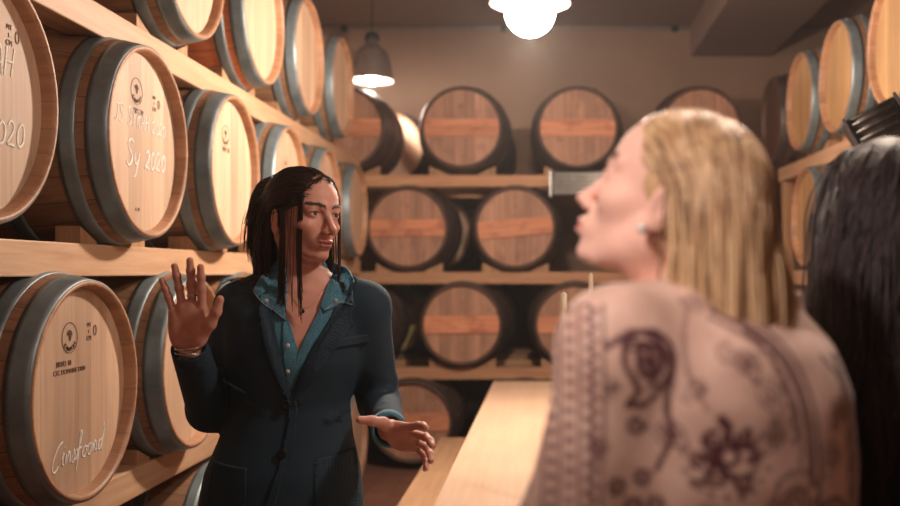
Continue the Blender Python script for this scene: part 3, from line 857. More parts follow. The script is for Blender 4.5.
        for ax in range(3):
            o1, o2 = (ax + 1) % 3, (ax + 2) % 3
            sa = [slice(0, n[i]) for i in range(3)]; sb = list(sa)
            sa[ax] = slice(0, n[ax] - 1); sb[ax] = slice(1, n[ax])
            m = S[tuple(sa)] != S[tuple(sb)]
            e = np.argwhere(m); ins = S[tuple(sa)][m]
            def g(d1, d2):
                x = e.copy(); x[:, o1] += d1; x[:, o2] += d2; return idx[x[:, 0], x[:, 1], x[:, 2]]
            q = np.stack([g(-1, -1), g(0, -1), g(0, 0), g(-1, 0)], 1)
            q[~ins] = q[~ins][:, ::-1]
            Q.append(q)
        Q = np.vstack(Q)
        return V, Q[(Q >= 0).all(1)]
def relax(V, Q, it=2, lam=0.5):
    e = np.vstack([Q[:, [0, 1]], Q[:, [1, 2]], Q[:, [2, 3]], Q[:, [3, 0]]])
    n = len(V); deg = np.bincount(e[:, 0], minlength=n) + np.bincount(e[:, 1], minlength=n)
    for _ in range(it):
        a = np.zeros_like(V)
        for c in range(3):
            a[:, c] = np.bincount(e[:, 0], V[e[:, 1], c], n) + np.bincount(e[:, 1], V[e[:, 0], c], n)
        V = V * (1 - lam) + lam * a / np.maximum(deg, 1)[:, None]
    return V
def join_np(parts):
    Vs, Qs, k = [], [], 0
    for V, Q in parts: Vs.append(V); Qs.append(Q + k); k += len(V)
    return np.vstack(Vs), np.vstack(Qs)
def bvh_of(V, Q): return BVHTree.FromPolygons([tuple(v) for v in V.tolist()], Q.tolist())

def head_prims(f, neck_to=None, neck_r=0.050, jaw=0.0, nose=0.0):
    """face forward +x, left +y, up +z; origin between the ears at eye level"""
    f.ell((-.010, 0, .022), (.094, .0735, .088), .02)
    f.ell((.030, 0, .030), (.053, .060, .058), .02)
    f.ell((.034, 0, -.032), (.050, .055, .066), .02)
    for s in (-1, 1):
        f.cap((-.004, s * .050, -.058), (.052, s * .020, -.097), .020, .014, .022)
        f.ell((.050, s * .040, -.030), (.026, .021, .019), .018)
    f.ell((.066 + jaw, 0, -.099), (.017, .021, .014), .014)
    f.ell((.066 + jaw, 0, -.068), (.024, .029, .024), .014)
    if neck_to is not None: f.cap((-.020, 0, -.070), neck_to, neck_r - .003, neck_r + .004, .03)
    for s in (-1, 1):                                              # sockets, brows
        f.ell((.093, s * .033, -.001), (.017, .021, .0125), .014, cut=True)
        f.cap((.083, s * .012, .016), (.066, s * .048, .015), .0075, .006, .014)
    for s in (-1, 1):                                              # lids over the eyeball
        f.ell((.0690, s * .0315, -.001), (.0150, .0155, .0140), .004)
    f.cap((.081, 0, .010), (.105 + nose, 0, -.034), .0066, .0080, .012)     # nose
    f.ell((.109 + nose, 0, -.0385), (.0110, .0095, .0088), .007)
    for s in (-1, 1):
        f.ell((.0955 + nose * .6, s * .0115, -.0440), (.0115, .0065, .0075), .005)
    f.ell((.0875 + jaw, 0, -.0655), (.0095, .020, .0058), .006)             # lips
    f.ell((.0865 + jaw, 0, -.0770), (.0090, .0175, .0064), .006)
    f.ell((.094 + jaw, 0, -.0870), (.010, .016, .0035), .006, cut=True)
    for s in (-1, 1):
        f.ell((.107 + nose, s * .0062, -.0475), (.0062, .0032, .003), .002, cut=True)
        f.ell((.0855, s * .0315, -.0015), (.0085, .0130, .0042), .0025, cut=True)
    f.ell((.100 + jaw, 0, -.0712), (.012, .0215, .0016), .0025, cut=True)
    for s in (-1, 1):                                              # ears
        f.ell((-.012, s * .0755, -.020), (.0175, .0060, .0300), .004, rot=(0, 0, s * .30))
        f.ell((-.003, s * .0760, -.044), (.0085, .0050, .0100), .004)
        f.ell((-.009, s * .0820, -.016), (.0090, .0040, .0170), .004, rot=(0, 0, s * .30), cut=True)
def eye_parts(fr, parent, iris_mat, white_mat, base):
    R, o, s = fr
    for sg in (-1, 1):
        c = R @ (np.array((.0690, sg * .0315, -.001)) * s) + o
        V, Q = lathe([(0.0137 * s * math.sin(a), 0.0137 * s * math.cos(a)) for a in np.linspace(0.02, PI - 0.02, 16)], 20)
        V = np.array(V); V = V[:, [2, 0, 1]]                       # pole along +x
        mi = [(1 if np.mean(V[list(q), 0]) > 0.0137 * s * 0.90 else 0) for q in Q]
        mi = [2 if np.mean(V[list(q), 0]) > 0.0137 * s * 0.975 else m for q, m in zip(Q, mi)]
        mesh_np('eye', V @ R.T + c, Q, [white_mat, iris_mat, M['ink']], mi, parent=parent, base=base)

def hand_field(fr, fingers, thumb, h=0.0017, side=1, wrist_to=None, wr=0.026):
    """frame: forward = fingers, left(+y)*side = thumb side, up = palm normal. fingers: list of 4 (spread, b1, b2, b3) index first"""
    R, o, s = fr
    f = Field(o - 0.23, o + 0.23, h); f.fr = fr
    S = side
    kn = [(.086, .030 * S, .0), (.091, .009 * S, -.002), (.087, -.012 * S, -.002), (.077, -.031 * S, .0)]
    L = [(.040, .025, .021), (.044, .028, .022), (.040, .026, .021), (.031, .020, .019)]
    r0 = [.0088, .0090, .0085, .0075]
    f.ell((.052, 0.0, 0), (.050, .040, .0155), .01)
    f.ell((.030, .020 * S, .007), (.034, .021, .015), .01)
    f.ell((.035, -.025 * S, .004), (.036, .014, .014), .01)
    for kx in kn: f.cap((.02, kx[1] * .6, 0), (kx[0] - .004, kx[1], kx[2]), .012, .0098, .008)
    tips = []
    for (sp, b1, b2, b3), k0, l, r in zip(fingers, kn, L, r0):
        p = np.array(k0); pts = [p]; a = 0
        for ang, ln in zip((b1, b2, b3), l):
            a += ang
            d = np.array((math.cos(a) * math.cos(sp), math.cos(a) * math.sin(sp) * S, math.sin(a)))
            p = p + d * ln; pts.append(p)
        f.chain(pts, [r * 1.06, r, r * .92, r * .80], .0035)
        for q, rr in ((pts[1], r * 1.05), (pts[2], r * .98)): f.ell(q, rr, .004)
        tips.append(pts)
    p = np.array((.022, .024 * S, .004)); d0, d1, d2 = [np.array(x, float) * (1, S, 1) for x in thumb]
    pts = [p]
    for d, ln in ((d0, .042), (d1, .032), (d2, .027)):
        p = p + d / np.linalg.norm(d) * ln; pts.append(p)
    f.chain(pts, [.0165, .0125, .0105, .0085], .007)
    f.cap(pts[0], (.07, .020 * S, 0), .012, .009, .012)
    if wrist_to is not None:
        w = (R.T @ (np.array(wrist_to) - o)) / s
        f.cap((.012, 0, 0), w, wr * .92, wr * 1.05, .015, flat=((0, 0, 1), 1.25))
    return f, tips, pts

# ---- hair: strands combed over and pushed out of the head, then falling under gravity
class Solid:
    def __init__(self): self.e = []
    def ell(self, c, r, fr=IDF):
        R, o, s = fr
        self.e.append((R @ (np.array(c, float) * s) + o, R, np.array(r, float) * np.ones(3) * s)); return self
    def sd(self, p):
        d = np.full(p.shape[:-1], 9.0)
        for c, R, r in self.e:
            q = (p - c) @ R
            k0 = np.linalg.norm(q / r, axis=-1); k1 = np.linalg.norm(q / (r * r), axis=-1) + 1e-9
            d = np.minimum(d, k0 * (k0 - 1) / k1)
        return d
    def grad(self, p):
        e = 0.002; g = np.zeros_like(p)
        for i in range(3):
            a = p.copy(); a[..., i] += e; b = p.copy(); b[..., i] -= e; g[..., i] = self.sd(a) - self.sd(b)
        return g / (np.linalg.norm(g, axis=-1, keepdims=True) + 1e-9)
def comb(roots, dirs, solid, layer, nseg, step, grav, target=None, reach=0.03, zend=None, wave=0.0, wfreq=40.0, ramp=5):
    """roots (S,3); dirs (S,3) starting comb direction; layer (S,) clearance over the solid; grav (S,) pull per step"""
    S = len(roots); p = roots.copy(); v = dirs / (np.linalg.norm(dirs, axis=1, keepdims=True) + 1e-9)
    out = [p.copy()]; done = np.zeros(S, bool); G = np.array([0, 0, -1.0])
    ph = rng.random(S) * 6.28; ax = rng.normal(size=(S, 3)); ax[:, 2] *= 0.2
    stopz = np.full(S, -9.0) if zend is None else zend
    for i in range(nseg):
        if target is not None:
            tv = target - p; tl = np.linalg.norm(tv, axis=1)
            done |= tl < reach
            want = np.where(done[:, None], G, tv / (tl[:, None] + 1e-9))
            w = np.where(done, 0.35, 0.45)[:, None]
            v = v * (1 - w) + want * w
        else:
            v = v * (1 - grav[:, None]) + G * grav[:, None]
        v /= np.linalg.norm(v, axis=1, keepdims=True) + 1e-9
        live = (p[:, 2] > stopz)[:, None]
        p = p + v * step * live
        for _ in range(2):
            d = solid.sd(p); g = solid.grad(p)
            lay = layer * min(1.0, (i + 1) / ramp)
            push = np.maximum(lay - d, 0)
            p = p + g * push[:, None]
        v2 = p - out[-1]; n2 = np.linalg.norm(v2, axis=1, keepdims=True)
        v = np.where((n2 > 1e-5) & live, v2 / (n2 + 1e-9), v)
        q = p
        out.append(q.copy())
    A = np.stack(out, 1)
    if wave:
        s = np.arange(nseg + 1)[None, :] * step
        A = A + (np.sin(s * wfreq + ph[:, None]) * wave * np.minimum(s / 0.08, 1))[..., None] * (ax / np.linalg.norm(ax, axis=1, keepdims=True))[:, None, :]
    return A
def strands_mesh(name, A, r, mat, parent, base, sides=4):
    S, N, _ = A.shape
    t = np.linspace(0, 1, N)[None, :]
    rad_ = r[:, None] * (0.55 + 0.45 * np.minimum(t * 6, 1)) * np.where(t > 0.8, 1 - (t - 0.8) / 0.2 * 0.85, 1)
    V, Q = tube_arrays(A, rad_, sides)
    return mesh_np(name, V, Q, [mat], parent=parent, base=base)

def hair_mat(name, dark, mid, light, rough=0.35, root=None, streak=0.5):
    k = NT(name); g = k.n('ShaderNodeNewGeometry'); tc = k.n('ShaderNodeTexCoord')
    no = k.n('ShaderNodeTexNoise', i_Scale=14.0, i_Detail=2.0)
    mp = k.n('ShaderNodeMapping'); mp.inputs['Scale'].default_value = (3.0, 3.0, 0.5); k.l(tc.outputs['Object'], mp.inputs[0]); k.l(mp.outputs[0], no.inputs['Vector'])
    v = k.math('ADD', k.math('MULTIPLY', g.outputs['Random Per Island'], 1 - streak), k.math('MULTIPLY', no.outputs[0], streak))
    c = k.ramp(v, [(0.12, dark), (0.45, mid), (0.85, light)])
    k.b.inputs['Specular IOR Level'].default_value = 0.35
    return k.set(c, rough)
def skin_mat(name, col, lip, h=1.0):
    k = NT(name); tc = k.n('ShaderNodeTexCoord'); no = k.n('ShaderNodeTexNoise', i_Scale=28.0, i_Detail=4.0); k.l(tc.outputs['Object'], no.inputs['Vector'])
    c = k.ramp(no.outputs[0], [(0.3, tuple(x * 0.93 for x in col)), (0.7, tuple(min(1, x * 1.05) for x in col))])
    k.b.inputs['Subsurface Weight'].default_value = 0.25; k.b.inputs['Subsurface Radius'].default_value = (1.0, 0.3, 0.15); k.b.inputs['Subsurface Scale'].default_value = 0.006
    no2 = k.n('ShaderNodeTexNoise', i_Scale=350.0, i_Detail=2.0); k.l(tc.outputs['Object'], no2.inputs['Vector']); k.bump(no2.outputs[0], 0.12, 0.0006)
    return k.set(c, 0.58)
def fabric(name, a, b, rough=0.85, scale=400.0, sheen=0.3, big=6.0):
    k = NT(name); tc = k.n('ShaderNodeTexCoord')
    n1 = k.n('ShaderNodeTexNoise', i_Scale=scale, i_Detail=2.0); n2 = k.n('ShaderNodeTexNoise', i_Scale=big, i_Detail=3.0)
    k.l(tc.outputs['Object'], n1.inputs['Vector']); k.l(tc.outputs['Object'], n2.inputs['Vector'])
    v = k.math('ADD', k.math('MULTIPLY', n1.outputs[0], 0.6), k.math('MULTIPLY', n2.outputs[0], 0.4))
    c = k.ramp(v, [(0.35, a), (0.65, b)]); k.bump(n1.outputs[0], 0.35, 0.001)
    k.b.inputs['Sheen Weight'].default_value = sheen
    return k.set(c, rough)

def patch(name, poly, yfun, mat, parent, base, off=0.003, thick=0.003, edge=0.006, lift=None, bulge=0.0, smooth_z=3):
    """a piece of cloth cut to an outline in world (x, z) and laid over the surface yfun(x, z) -> y (front side); it keeps its own thickness"""
    poly = [Vector((a, b)) for a, b in poly]
    pts = []
    for i in range(len(poly)):
        a, b = poly[i], poly[(i + 1) % len(poly)]; n = max(1, int((b - a).length / edge))
        pts += [a + (b - a) * t / n for t in range(n)]
    bm = bmesh.new()
    f = bm.faces.new([bm.verts.new((p.x, 0, p.y)) for p in pts])
    bmesh.ops.triangulate(bm, faces=[f])
    for _ in range(6):
        es = [e for e in bm.edges if e.calc_length() > edge * 1.6]
        if not es: break
        bmesh.ops.subdivide_edges(bm, edges=es, cuts=1)
        bmesh.ops.triangulate(bm, faces=[f for f in bm.faces if len(f.verts) > 3])
    bmesh.ops.beautify_fill(bm, faces=bm.faces, edges=[e for e in bm.edges if not e.is_boundary])
    bnd = {v.index for v in bm.verts if v.is_boundary}
    bm.verts.index_update(); bnd = [v for v in bm.verts if v.is_boundary]
    for v in bm.verts:
        y = yfun(v.co.x, v.co.z); o = off + (lift(v.co.x, v.co.z) if lift else 0)
        v.co.y = (y if y is not None else 9) - o
    # points that missed the surface take their neighbours' depth
    for _ in range(30):
        bad = [v for v in bm.verts if v.co.y > 5]
        if not bad: break
        for v in bad:
            ys = [e.other_vert(v).co.y for e in v.link_edges if e.other_vert(v).co.y < 5]
            if ys: v.co.y = sum(ys) / len(ys)
    lim = {v: v.co.y + off * .45 for v in bm.verts}
    for it_ in range(smooth_z + 2):
        new = {v: 0.5 * v.co.y + 0.5 * sum(e.other_vert(v).co.y for e in v.link_edges) / max(1, len(v.link_edges)) for v in bm.verts}
        for v, y in new.items(): v.co.y = min(y, lim[v]) if it_ < smooth_z else y
    bmesh.ops.recalc_face_normals(bm, faces=bm.faces)
    if sum(fc.normal.y * fc.calc_area() for fc in bm.faces) > 0: bmesh.ops.reverse_faces(bm, faces=bm.faces)
    front = list(bm.faces)
    r = bmesh.ops.duplicate(bm, geom=front)
    vm = r['vert_map']
    for v in bnd: pass
    for v in [v for v in r['geom'] if isinstance(v, bmesh.types.BMVert)]: v.co.y += thick + off * 0.9
    bmesh.ops.reverse_faces(bm, faces=[x for x in r['geom'] if isinstance(x, bmesh.types.BMFace)])
    for e in [e for f in front for e in f.edges if e.is_boundary]:
        a, b = e.verts
        try: bm.faces.new((b, a, vm[a], vm[b]))
        except Exception: pass
    for v in bm.verts: v.co -= Vector(base)
    return link_bm(name, bm, mat, parent, True)
def surf_y(bvh, y0=-1.0):
    def f(x, z):
        h = bvh.ray_cast(Vector((x, y0, z)), Vector((0, 1, 0)))
        return h[0].y if h[0] is not None else None
    return f
# ------------------------------------------------------------------ materials for people
M['skin'] = skin_mat('warm_skin', (0.68, 0.34, 0.265), None)
M['skin_pale'] = skin_mat('pale_skin', (0.80, 0.50, 0.41), None)
M['lips'] = plain('rose_lips', (0.40, 0.12, 0.11), 0.38, 0, 0.06)
M['lips_pale'] = plain('pink_lips', (0.66, 0.26, 0.24), 0.38, 0, 0.06)
M['eyewhite'] = plain('eye_white', (0.70, 0.66, 0.62), 0.15, 0, 0.02)
M['iris'] = plain('dark_brown_iris', (0.10, 0.05, 0.03), 0.12, 0, 0.1)
M['brow'] = plain('dark_brown_brow', (0.06, 0.032, 0.022), 0.6)
M['brown_hair'] = hair_mat('dark_brown_hair', (0.016, 0.008, 0.006), (0.038, 0.018, 0.013), (0.085, 0.042, 0.028), 0.36)
M['blonde_hair'] = hair_mat('streaked_blonde_hair', (0.07, 0.038, 0.024), (0.44, 0.27, 0.14), (0.86, 0.66, 0.42), 0.38, streak=0.5)
M['black_hair'] = hair_mat('near_black_hair', (0.008, 0.006, 0.007), (0.022, 0.015, 0.016), (0.05, 0.034, 0.034), 0.55)
M['navy'] = fabric('navy_jersey_blazer', (0.006, 0.023, 0.045), (0.012, 0.040, 0.070), 0.85, 500, 0.0)
M['denim'] = fabric('blue_chambray', (0.03, 0.135, 0.215), (0.085, 0.265, 0.375), 0.85, 300, 0.2, 25)
M['stitch'] = plain('pale_denim_stitching', (0.42, 0.50, 0.55), 0.9)
M['snap'] = plain('pearl_snap', (0.75, 0.75, 0.72), 0.25, 0.3)
M['jeans'] = fabric('dark_blue_jeans', (0.012, 0.022, 0.045), (0.02, 0.038, 0.07), 0.85, 400, 0.1)
M['leather'] = plain('dark_brown_leather', (0.05, 0.025, 0.015), 0.4)
M['silver'] = plain('silver_jewellery', (0.7, 0.68, 0.64), 0.25, 0.95)
M['gold'] = plain('gold_chain', (0.7, 0.42, 0.2), 0.3, 0.9)
M['darkcloth'] = fabric('black_knit', (0.014, 0.010, 0.011), (0.026, 0.017, 0.018), 0.9, 300, 0.1)

def W_(fr, p):
    R, o, s = fr; return (np.asarray(p, float) * s) @ R.T + o
def D_(fr, d): return np.asarray(d, float) @ fr[0].T
def lip_faces(V, Q, fr, c=(.090, 0, -.0708)):
    R, o, s = fr
    q = V[Q].mean(1); p = ((q - o) @ R) / s
    m = (((p[:, 0] - .090) / .016) ** 2 + (p[:, 1] / .0215) ** 2 + ((p[:, 2] + .0712) / .0105) ** 2 < 1) & (p[:, 0] > .086)
    return m.astype(int)
def brow_lash(fr, parent, base, mat, n=130, V=None, Q=None):
    R, o, s = fr
    bv = bvh_of(V, Q)
    A, rr = [], []
    for sg in (-1, 1):
        for i in range(n):
            t = rng.random(); y = .010 + .042 * t
            x = .0925 - .033 * t ** 1.6; z = .0155 + .006 * math.sin(t * 2.4) + rng.normal(0, .0019)
            a_ = W_(fr, (.20, sg * y * 1.0, z)); h_ = bv.ray_cast(Vector(a_), Vector(D_(fr, (-1, 0, 0))))
            if h_[0] is not None: x = float(((np.array(h_[0]) - o) @ R)[0] / s)
            p = np.array((x, sg * y, z)); d = np.array((-.30, sg * .9, .28 - .5 * t)) * .0075
            A.append([p - d * .4 + (0.0005, 0, 0), p + (.0012, 0, .0), p + d * .6 + (-.001, 0, 0)]); rr.append([.0005, .0007, .0004])
    A = np.array(A); W = (A * s) @ R.T + o
    V, Q = tube_arrays(W, np.array(rr) * s, 4)
    mesh_np('eyebrows', V, Q, [mat], parent=parent, base=base)
    A, rr = [], []
    for sg in (-1, 1):                      # lash lines along the upper lid
        pts = []
        for i in range(13):
            a = -1.05 + 2.1 * i / 12
            pts.append((.0695 + .0150 * math.cos(a) * .98 + .0008, sg * (.0315 + .0150 * math.sin(a) * .98), -.001 + .0046 * math.cos(a * 1.25)))
        A.append(pts); rr.append([.0009] * 13)
    W = (np.array(A) * s) @ R.T + o
    V, Q = tube_arrays(W, np.array(rr) * s, 5)
    mesh_np('eyelashes', V, Q, [M['ink']], parent=parent, base=base)
def scalp(n, fr, keep):
    R, o, s = fr
    out = []
    while len(out) < n:
        d = rng.normal(size=3); d /= np.linalg.norm(d)
        p = np.array((-.010, 0, .022)) + d * np.array((.095, .0745, .089))
        if keep(p): out.append(p)
    out = np.array(out)
    return out, (out * s) @ R.T + o

# ------------------------------------------------------------------ the brunette in the navy blazer
BA = Vector((-0.63, 2.32, 0))
TF = frame((math.sin(math.radians(10)), -math.cos(math.radians(10)), 0), origin=(-0.62, 2.32, 0))
HF = frame((math.sin(math.radians(53)), -math.cos(math.radians(53)), -.03), (0.06, 0, 1), (-0.589, 2.30, 1.560), 1.0)
TORSO = [(1.425, .050, .060, .0, .022), (1.395, .062, .100, -.005, .020), (1.36, .080, .148, -.004, .016), (1.32, .098, .160, .0, .012), (1.26, .112, .155, .006, .008), (1.20, .112, .146, .008, .004),
         (1.10, .092, .124, .004, -.004), (1.02, .100, .142, .004, -.014), (.94, .118, .168, .0, -.022), (.86, .122, .180, -.005, -.026), (.78, .118, .176, -.005, -.026)]
shR, elR, wrR = np.array(P(241, 306, 2.33)), np.array(P(209, 410, 2.31)), np.array(P(190, 350, 2.135))
shL, elL, wrL = np.array(P(366, 306, 2.33)), np.array(P(380, 404, 2.40)), np.array(P(389, 430, 2.16))
# body: head, neck and chest
f = Field((-.80, 2.08, 1.20), (-.40, 2.48, 1.72), .0026)
f.fr = TF; f.loft([r for r in TORSO if r[0] > 1.15], .02)
f.fr = HF; head_prims(f)
f.fr = IDF
hb = W_(HF, (-.018, 0, -.07)); nb = TF[0] @ np.array((-.01, .02, 1.36)) + TF[1]
f.cap(hb, nb, .050, .056, .03)
for s in (-1, 1):   # collarbones and neck cords
    a = TF[0] @ np.array((.052, .02 + s * .012, 1.372)) + TF[1]; b = TF[0] @ np.array((.036, .02 + s * .085, 1.372)) + TF[1]
    f.cap(a, b, .008, .005, .015)
    f.cap(W_(HF, (-.010, s * .055, -.055)), a, .010, .007, .018)
Vh, Qh = f.mesh(); Vh = relax(Vh, Qh, 1, .4)
nh = len(Qh); mi_h = lip_faces(Vh, Qh, HF)
f = Field((-.98, 1.95, -.01), (-.26, 2.62, 1.34), .009)
f.fr = TF; f.loft([(r[0], r[1] - .004, r[2] - .006, r[3], r[4]) for r in TORSO if r[0] < 1.32], .02)
for s in (-1, 1):
    f.chain([(0, s * .085 - .02, .84), (.02, s * .10 - .02, .48), (-.01, s * .11 - .02, .09)], [.088, .055, .036], .03)
    f.cap((-.03, s * .11 - .02, .05), (.13, s * .125 - .02, .035), .033, .026, .02)
f.fr = IDF
f.chain([shR, elR, wrR], [.045, .038, .026], .02); f.chain([shL, elL, wrL], [.045, .038, .026], .02)
Vl, Ql = f.mesh()
HR = frame((.02, -.10, 1), (0, -1, -.1), P(188.5, 347, 2.125), 1.05)
fh, tipsR, thR = hand_field(HR, [(-.0, .02, .04, .03), (-.03, .0, .03, .03), (-.15, .03, .05, .04), (-.30, .05, .06, .05)],
                      [(.70, .62, .22), (.84, .46, .12), (.93, .30, .02)], side=-1, wrist_to=wrR + (elR - wrR) * .12, wr=.025)
Vr, Qr = fh.mesh()
HL = frame((.74, -.66, .02), (-.60, -.55, -.50), P(389.5, 434, 2.13), 0.98)
fh, tipsL, thL = hand_field(HL, [(.22, .02, .18, .15), (.02, .12, .28, .2), (-.18, .22, .35, .25), (-.38, .30, .40, .3)],
                      [(.42, .70, .45), (-.10, .70, .66), (-.28, .60, .70)], side=1, wrist_to=wrL + (elL - wrL) * .12, wr=.025)
Vw, Qw = fh.mesh()
Vb, Qb = join_np([(Vh, Qh), (Vl, Ql), (relax(Vr, Qr, 1, .4), Qr), (relax(Vw, Qw, 1, .4), Qw)])
mi = np.zeros(len(Qb), int); mi[:nh] = mi_h
br = mesh_np('person', Vb, Qb, [M['skin'], M['lips']], mi, base=BA)
setp(br, 'person with dark tied back hair in a navy blazer over blue shirt, one palm raised', 'person')
eye_parts(HF, br, M['iris'], M['eyewhite'], BA); brow_lash(HF, br, BA, M['brow'], V=Vh, Q=Qh)

# fingernails
def nails(tips, fr, th, parent, base, mat):
    R, o, s = fr; out = []
    for pts in list(tips) + [th]:
        a, b = np.array(pts[-2]), np.array(pts[-1]); d = (b - a) / np.linalg.norm(b - a)
        n = np.array((0, 0, -1.0)); n = n - d * (n @ d); n /= np.linalg.norm(n); w = np.cross(d, n)
        c = b - d * .001 + n * .0062
        V, Q = lathe([(0.0001, -.0008), (.9, -.0008), (1.0, 0), (.9, .0008), (0.0001, .0008)], 14)
        V = np.array(V); V = c + np.outer(V[:, 0] * .0058, d) + np.outer(V[:, 1] * .0044, w) + np.outer(V[:, 2] * 1.0 - (V[:, 1] ** 2) * .0014, n)
        mesh_np('fingernail', (V * s) @ R.T + o, np.array(Q), [mat], parent=parent, base=base)
M['nail'] = plain('rose_nail', (0.72, 0.42, 0.36), 0.25)
nails(tipsL, HL, thL, br, BA, M['nail']); nails(tipsR, HR, thR, br, BA, M['nail'])

# shirt
C = 413.0
def XZ(px, py, ppm=430.0): return ((px - VX) / ppm, CZ - (py - VY) / ppm)
f = Field((-.86, 2.12, .95), (-.38, 2.52, 1.45), .0045); f.fr = TF
f.loft([r for r in TORSO if .9 < r[0] < 1.42], .02, .006)
f.fr = IDF; f.cap(nb + (0, 0.01, 0.0), nb + (0.002, .012, .052), .066, .060, .02)
f.prism_cut([XZ(*p) for p in [(279, 225), (326, 225), (323, 290), (316, 308), (299, 354), (287, 326), (281, 296)]], 2.0, 2.335, .004)
Vs, Qs = f.mesh(); Vs = relax(Vs, Qs, 2)
mesh_np('shirt', Vs, Qs, [M['denim']], parent=br, base=BA)
sh_surf = surf_y(bvh_of(Vs, Qs))
# blazer
f = Field((-.99, 1.98, .74), (-.27, 2.62, 1.46), .0048); f.fr = TF
f.loft([(r[0], r[1], r[2], r[3], r[4]) for r in TORSO if r[0] < 1.41], .02, .016, 2.15)
f.fr = IDF
f.cap(nb + (0, 0.02, -.01), nb + (0.0, .022, .028), .070, .064, .03)
def sleeve(sh, el, wr, nb_, seed, drop):
    f.cap(nb_, sh, .045, .052, .05)
    f.chain([sh, el], [.056, .049], .03); f.cap(el, wr, .050, .041, .022)
    r2 = np.random.default_rng(seed)
    for i in range(7):                       # pulled folds round the elbow
        t = .62 + .38 * i / 6; c = sh + (el - sh) * t
        d = (el - sh) / np.linalg.norm(el - sh); a = r2.normal(size=3); a -= d * (a @ d) * .8; a /= np.linalg.norm(a)
        f.cap(c + a * .040 - d * .02, c + a * .012 + d * .015 + np.cross(a, d) * .038, .011, .008, .018)
    for i in range(5):
        t = .1 + .8 * i / 4; c = el + (wr - el) * t
        d = (wr - el) / np.linalg.norm(wr - el); a = r2.normal(size=3); a -= d * (a @ d); a /= np.linalg.norm(a)
        f.cap(c + a * .033, c + np.cross(a, d) * .033, .009, .008, .012)
sleeve(shR, elR, wrR + (elR - wrR) * .02, nb + (-.06, .02, -.02), 3, 0)
sleeve(shL, elL, wrL + (elL - wrL) * .10, nb + (.06, .02, -.02), 5, 0)
# open the cuffs where the wrists come out
def cuff_cut(wr, el, r, k=0.0):
    d = (wr - el) / np.linalg.norm(wr - el); f.cap(wr - d * .012, wr + d * .06, r, r, .003, cut=True)
cuff_cut(wrR, elR, .034); cuff_cut(wrL + (elL - wrL) * .10, elL, .034)
f.fr = TF
for (z, a, b, l) in ((1.12, .10, .02, .03), (1.09, .09, -.05, .02), (1.07, .08, .09, .02), (1.14, .10, -.10, .03)):   # drag folds at the waist
    f.cap((a + .012, b, z), (a - .002, b + .05 * np.sign(b), z + l), .006, .004, .012)
f.fr = IDF
f.prism_cut([XZ(*p) for p in [(262, 225), (345, 225), (345, 296), (332, 320), (312, 358), (291, 399), (279, 352), (268, 318), (262, 294)]], 1.9, 2.335, .006)
f.prism_cut([XZ(*p) for p in [(288, 447), (286, 470), (296, 600), (240, 600), (262, 500), (276, 470)]], 1.9, 1.95, .004)
Vj, Qj = f.mesh(); Vj = relax(Vj, Qj, 2)
jk = mesh_np('blazer', Vj, Qj, [M['navy']], parent=br, base=BA)
jb = bvh_of(Vj, Qj); js = surf_y(jb)
bj = bvh_of(*join_np([(Vj, Qj), (Vs, Qs), (Vb, Qb)])); alls = surf_y(bj)
def pp(pts, ppm=430.0): return [XZ(x, y, ppm) for x, y in pts]
def on(o, par): o.parent = par; return o
jk_patch = lambda n, pts, m, off, th, yf=js, **k: patch(n, pp(pts), yf, M[m], jk, BA, off, th, **k)
jk_patch('lapel', [(258, 296), (264, 290), (270, 306), (278, 338), (286, 370), (292, 392), (291, 403), (284, 390), (272, 356), (262, 322)], 'navy', .009, .003, alls, smooth_z=10)
jk_patch('lapel', [(336, 290), (348, 296), (351, 306), (345, 318), (350, 324), (337, 346), (316, 376), (293, 404), (290, 397), (301, 372), (316, 343), (328, 318)], 'navy', .009, .003, alls, smooth_z=10)
jk_patch('front_edge', [(291, 396), (297, 402), (296, 430), (293, 450), (286, 475), (276, 510), (272, 560), (264, 560), (268, 508), (280, 470), (287, 446), (289, 425)], 'navy', .006, .004, smooth_z=10)
jk_patch('breast_pocket', [(318, 342), (361, 336), (362, 345), (319, 351)], 'navy', .0045, .003, smooth_z=10)
jk_patch('patch_pocket', [(314, 460), (347, 455), (350, 480), (351, 530), (316, 535)], 'navy', .004, .003, smooth_z=14)
jk_patch('patch_pocket', [(212, 462), (250, 466), (250, 535), (205, 530)], 'navy', .004, .003, smooth_z=14)
for px, py in ((287.5, 404), (284.5, 452)):
    x, z = XZ(px, py); y = js(x, z)
    V, Q = lathe([(.0001, -.003), (.010, -.003), (.0115, 0), (.010, .003), (.0075, .0022), (.0001, .0018)], 24)
    V = np.array(V)[:, [0, 2, 1]] * (1, -1, 1) + (x, y - .008, z)
    mesh_np('button', V, Q, [M['blackmetal']], parent=jk, base=BA)
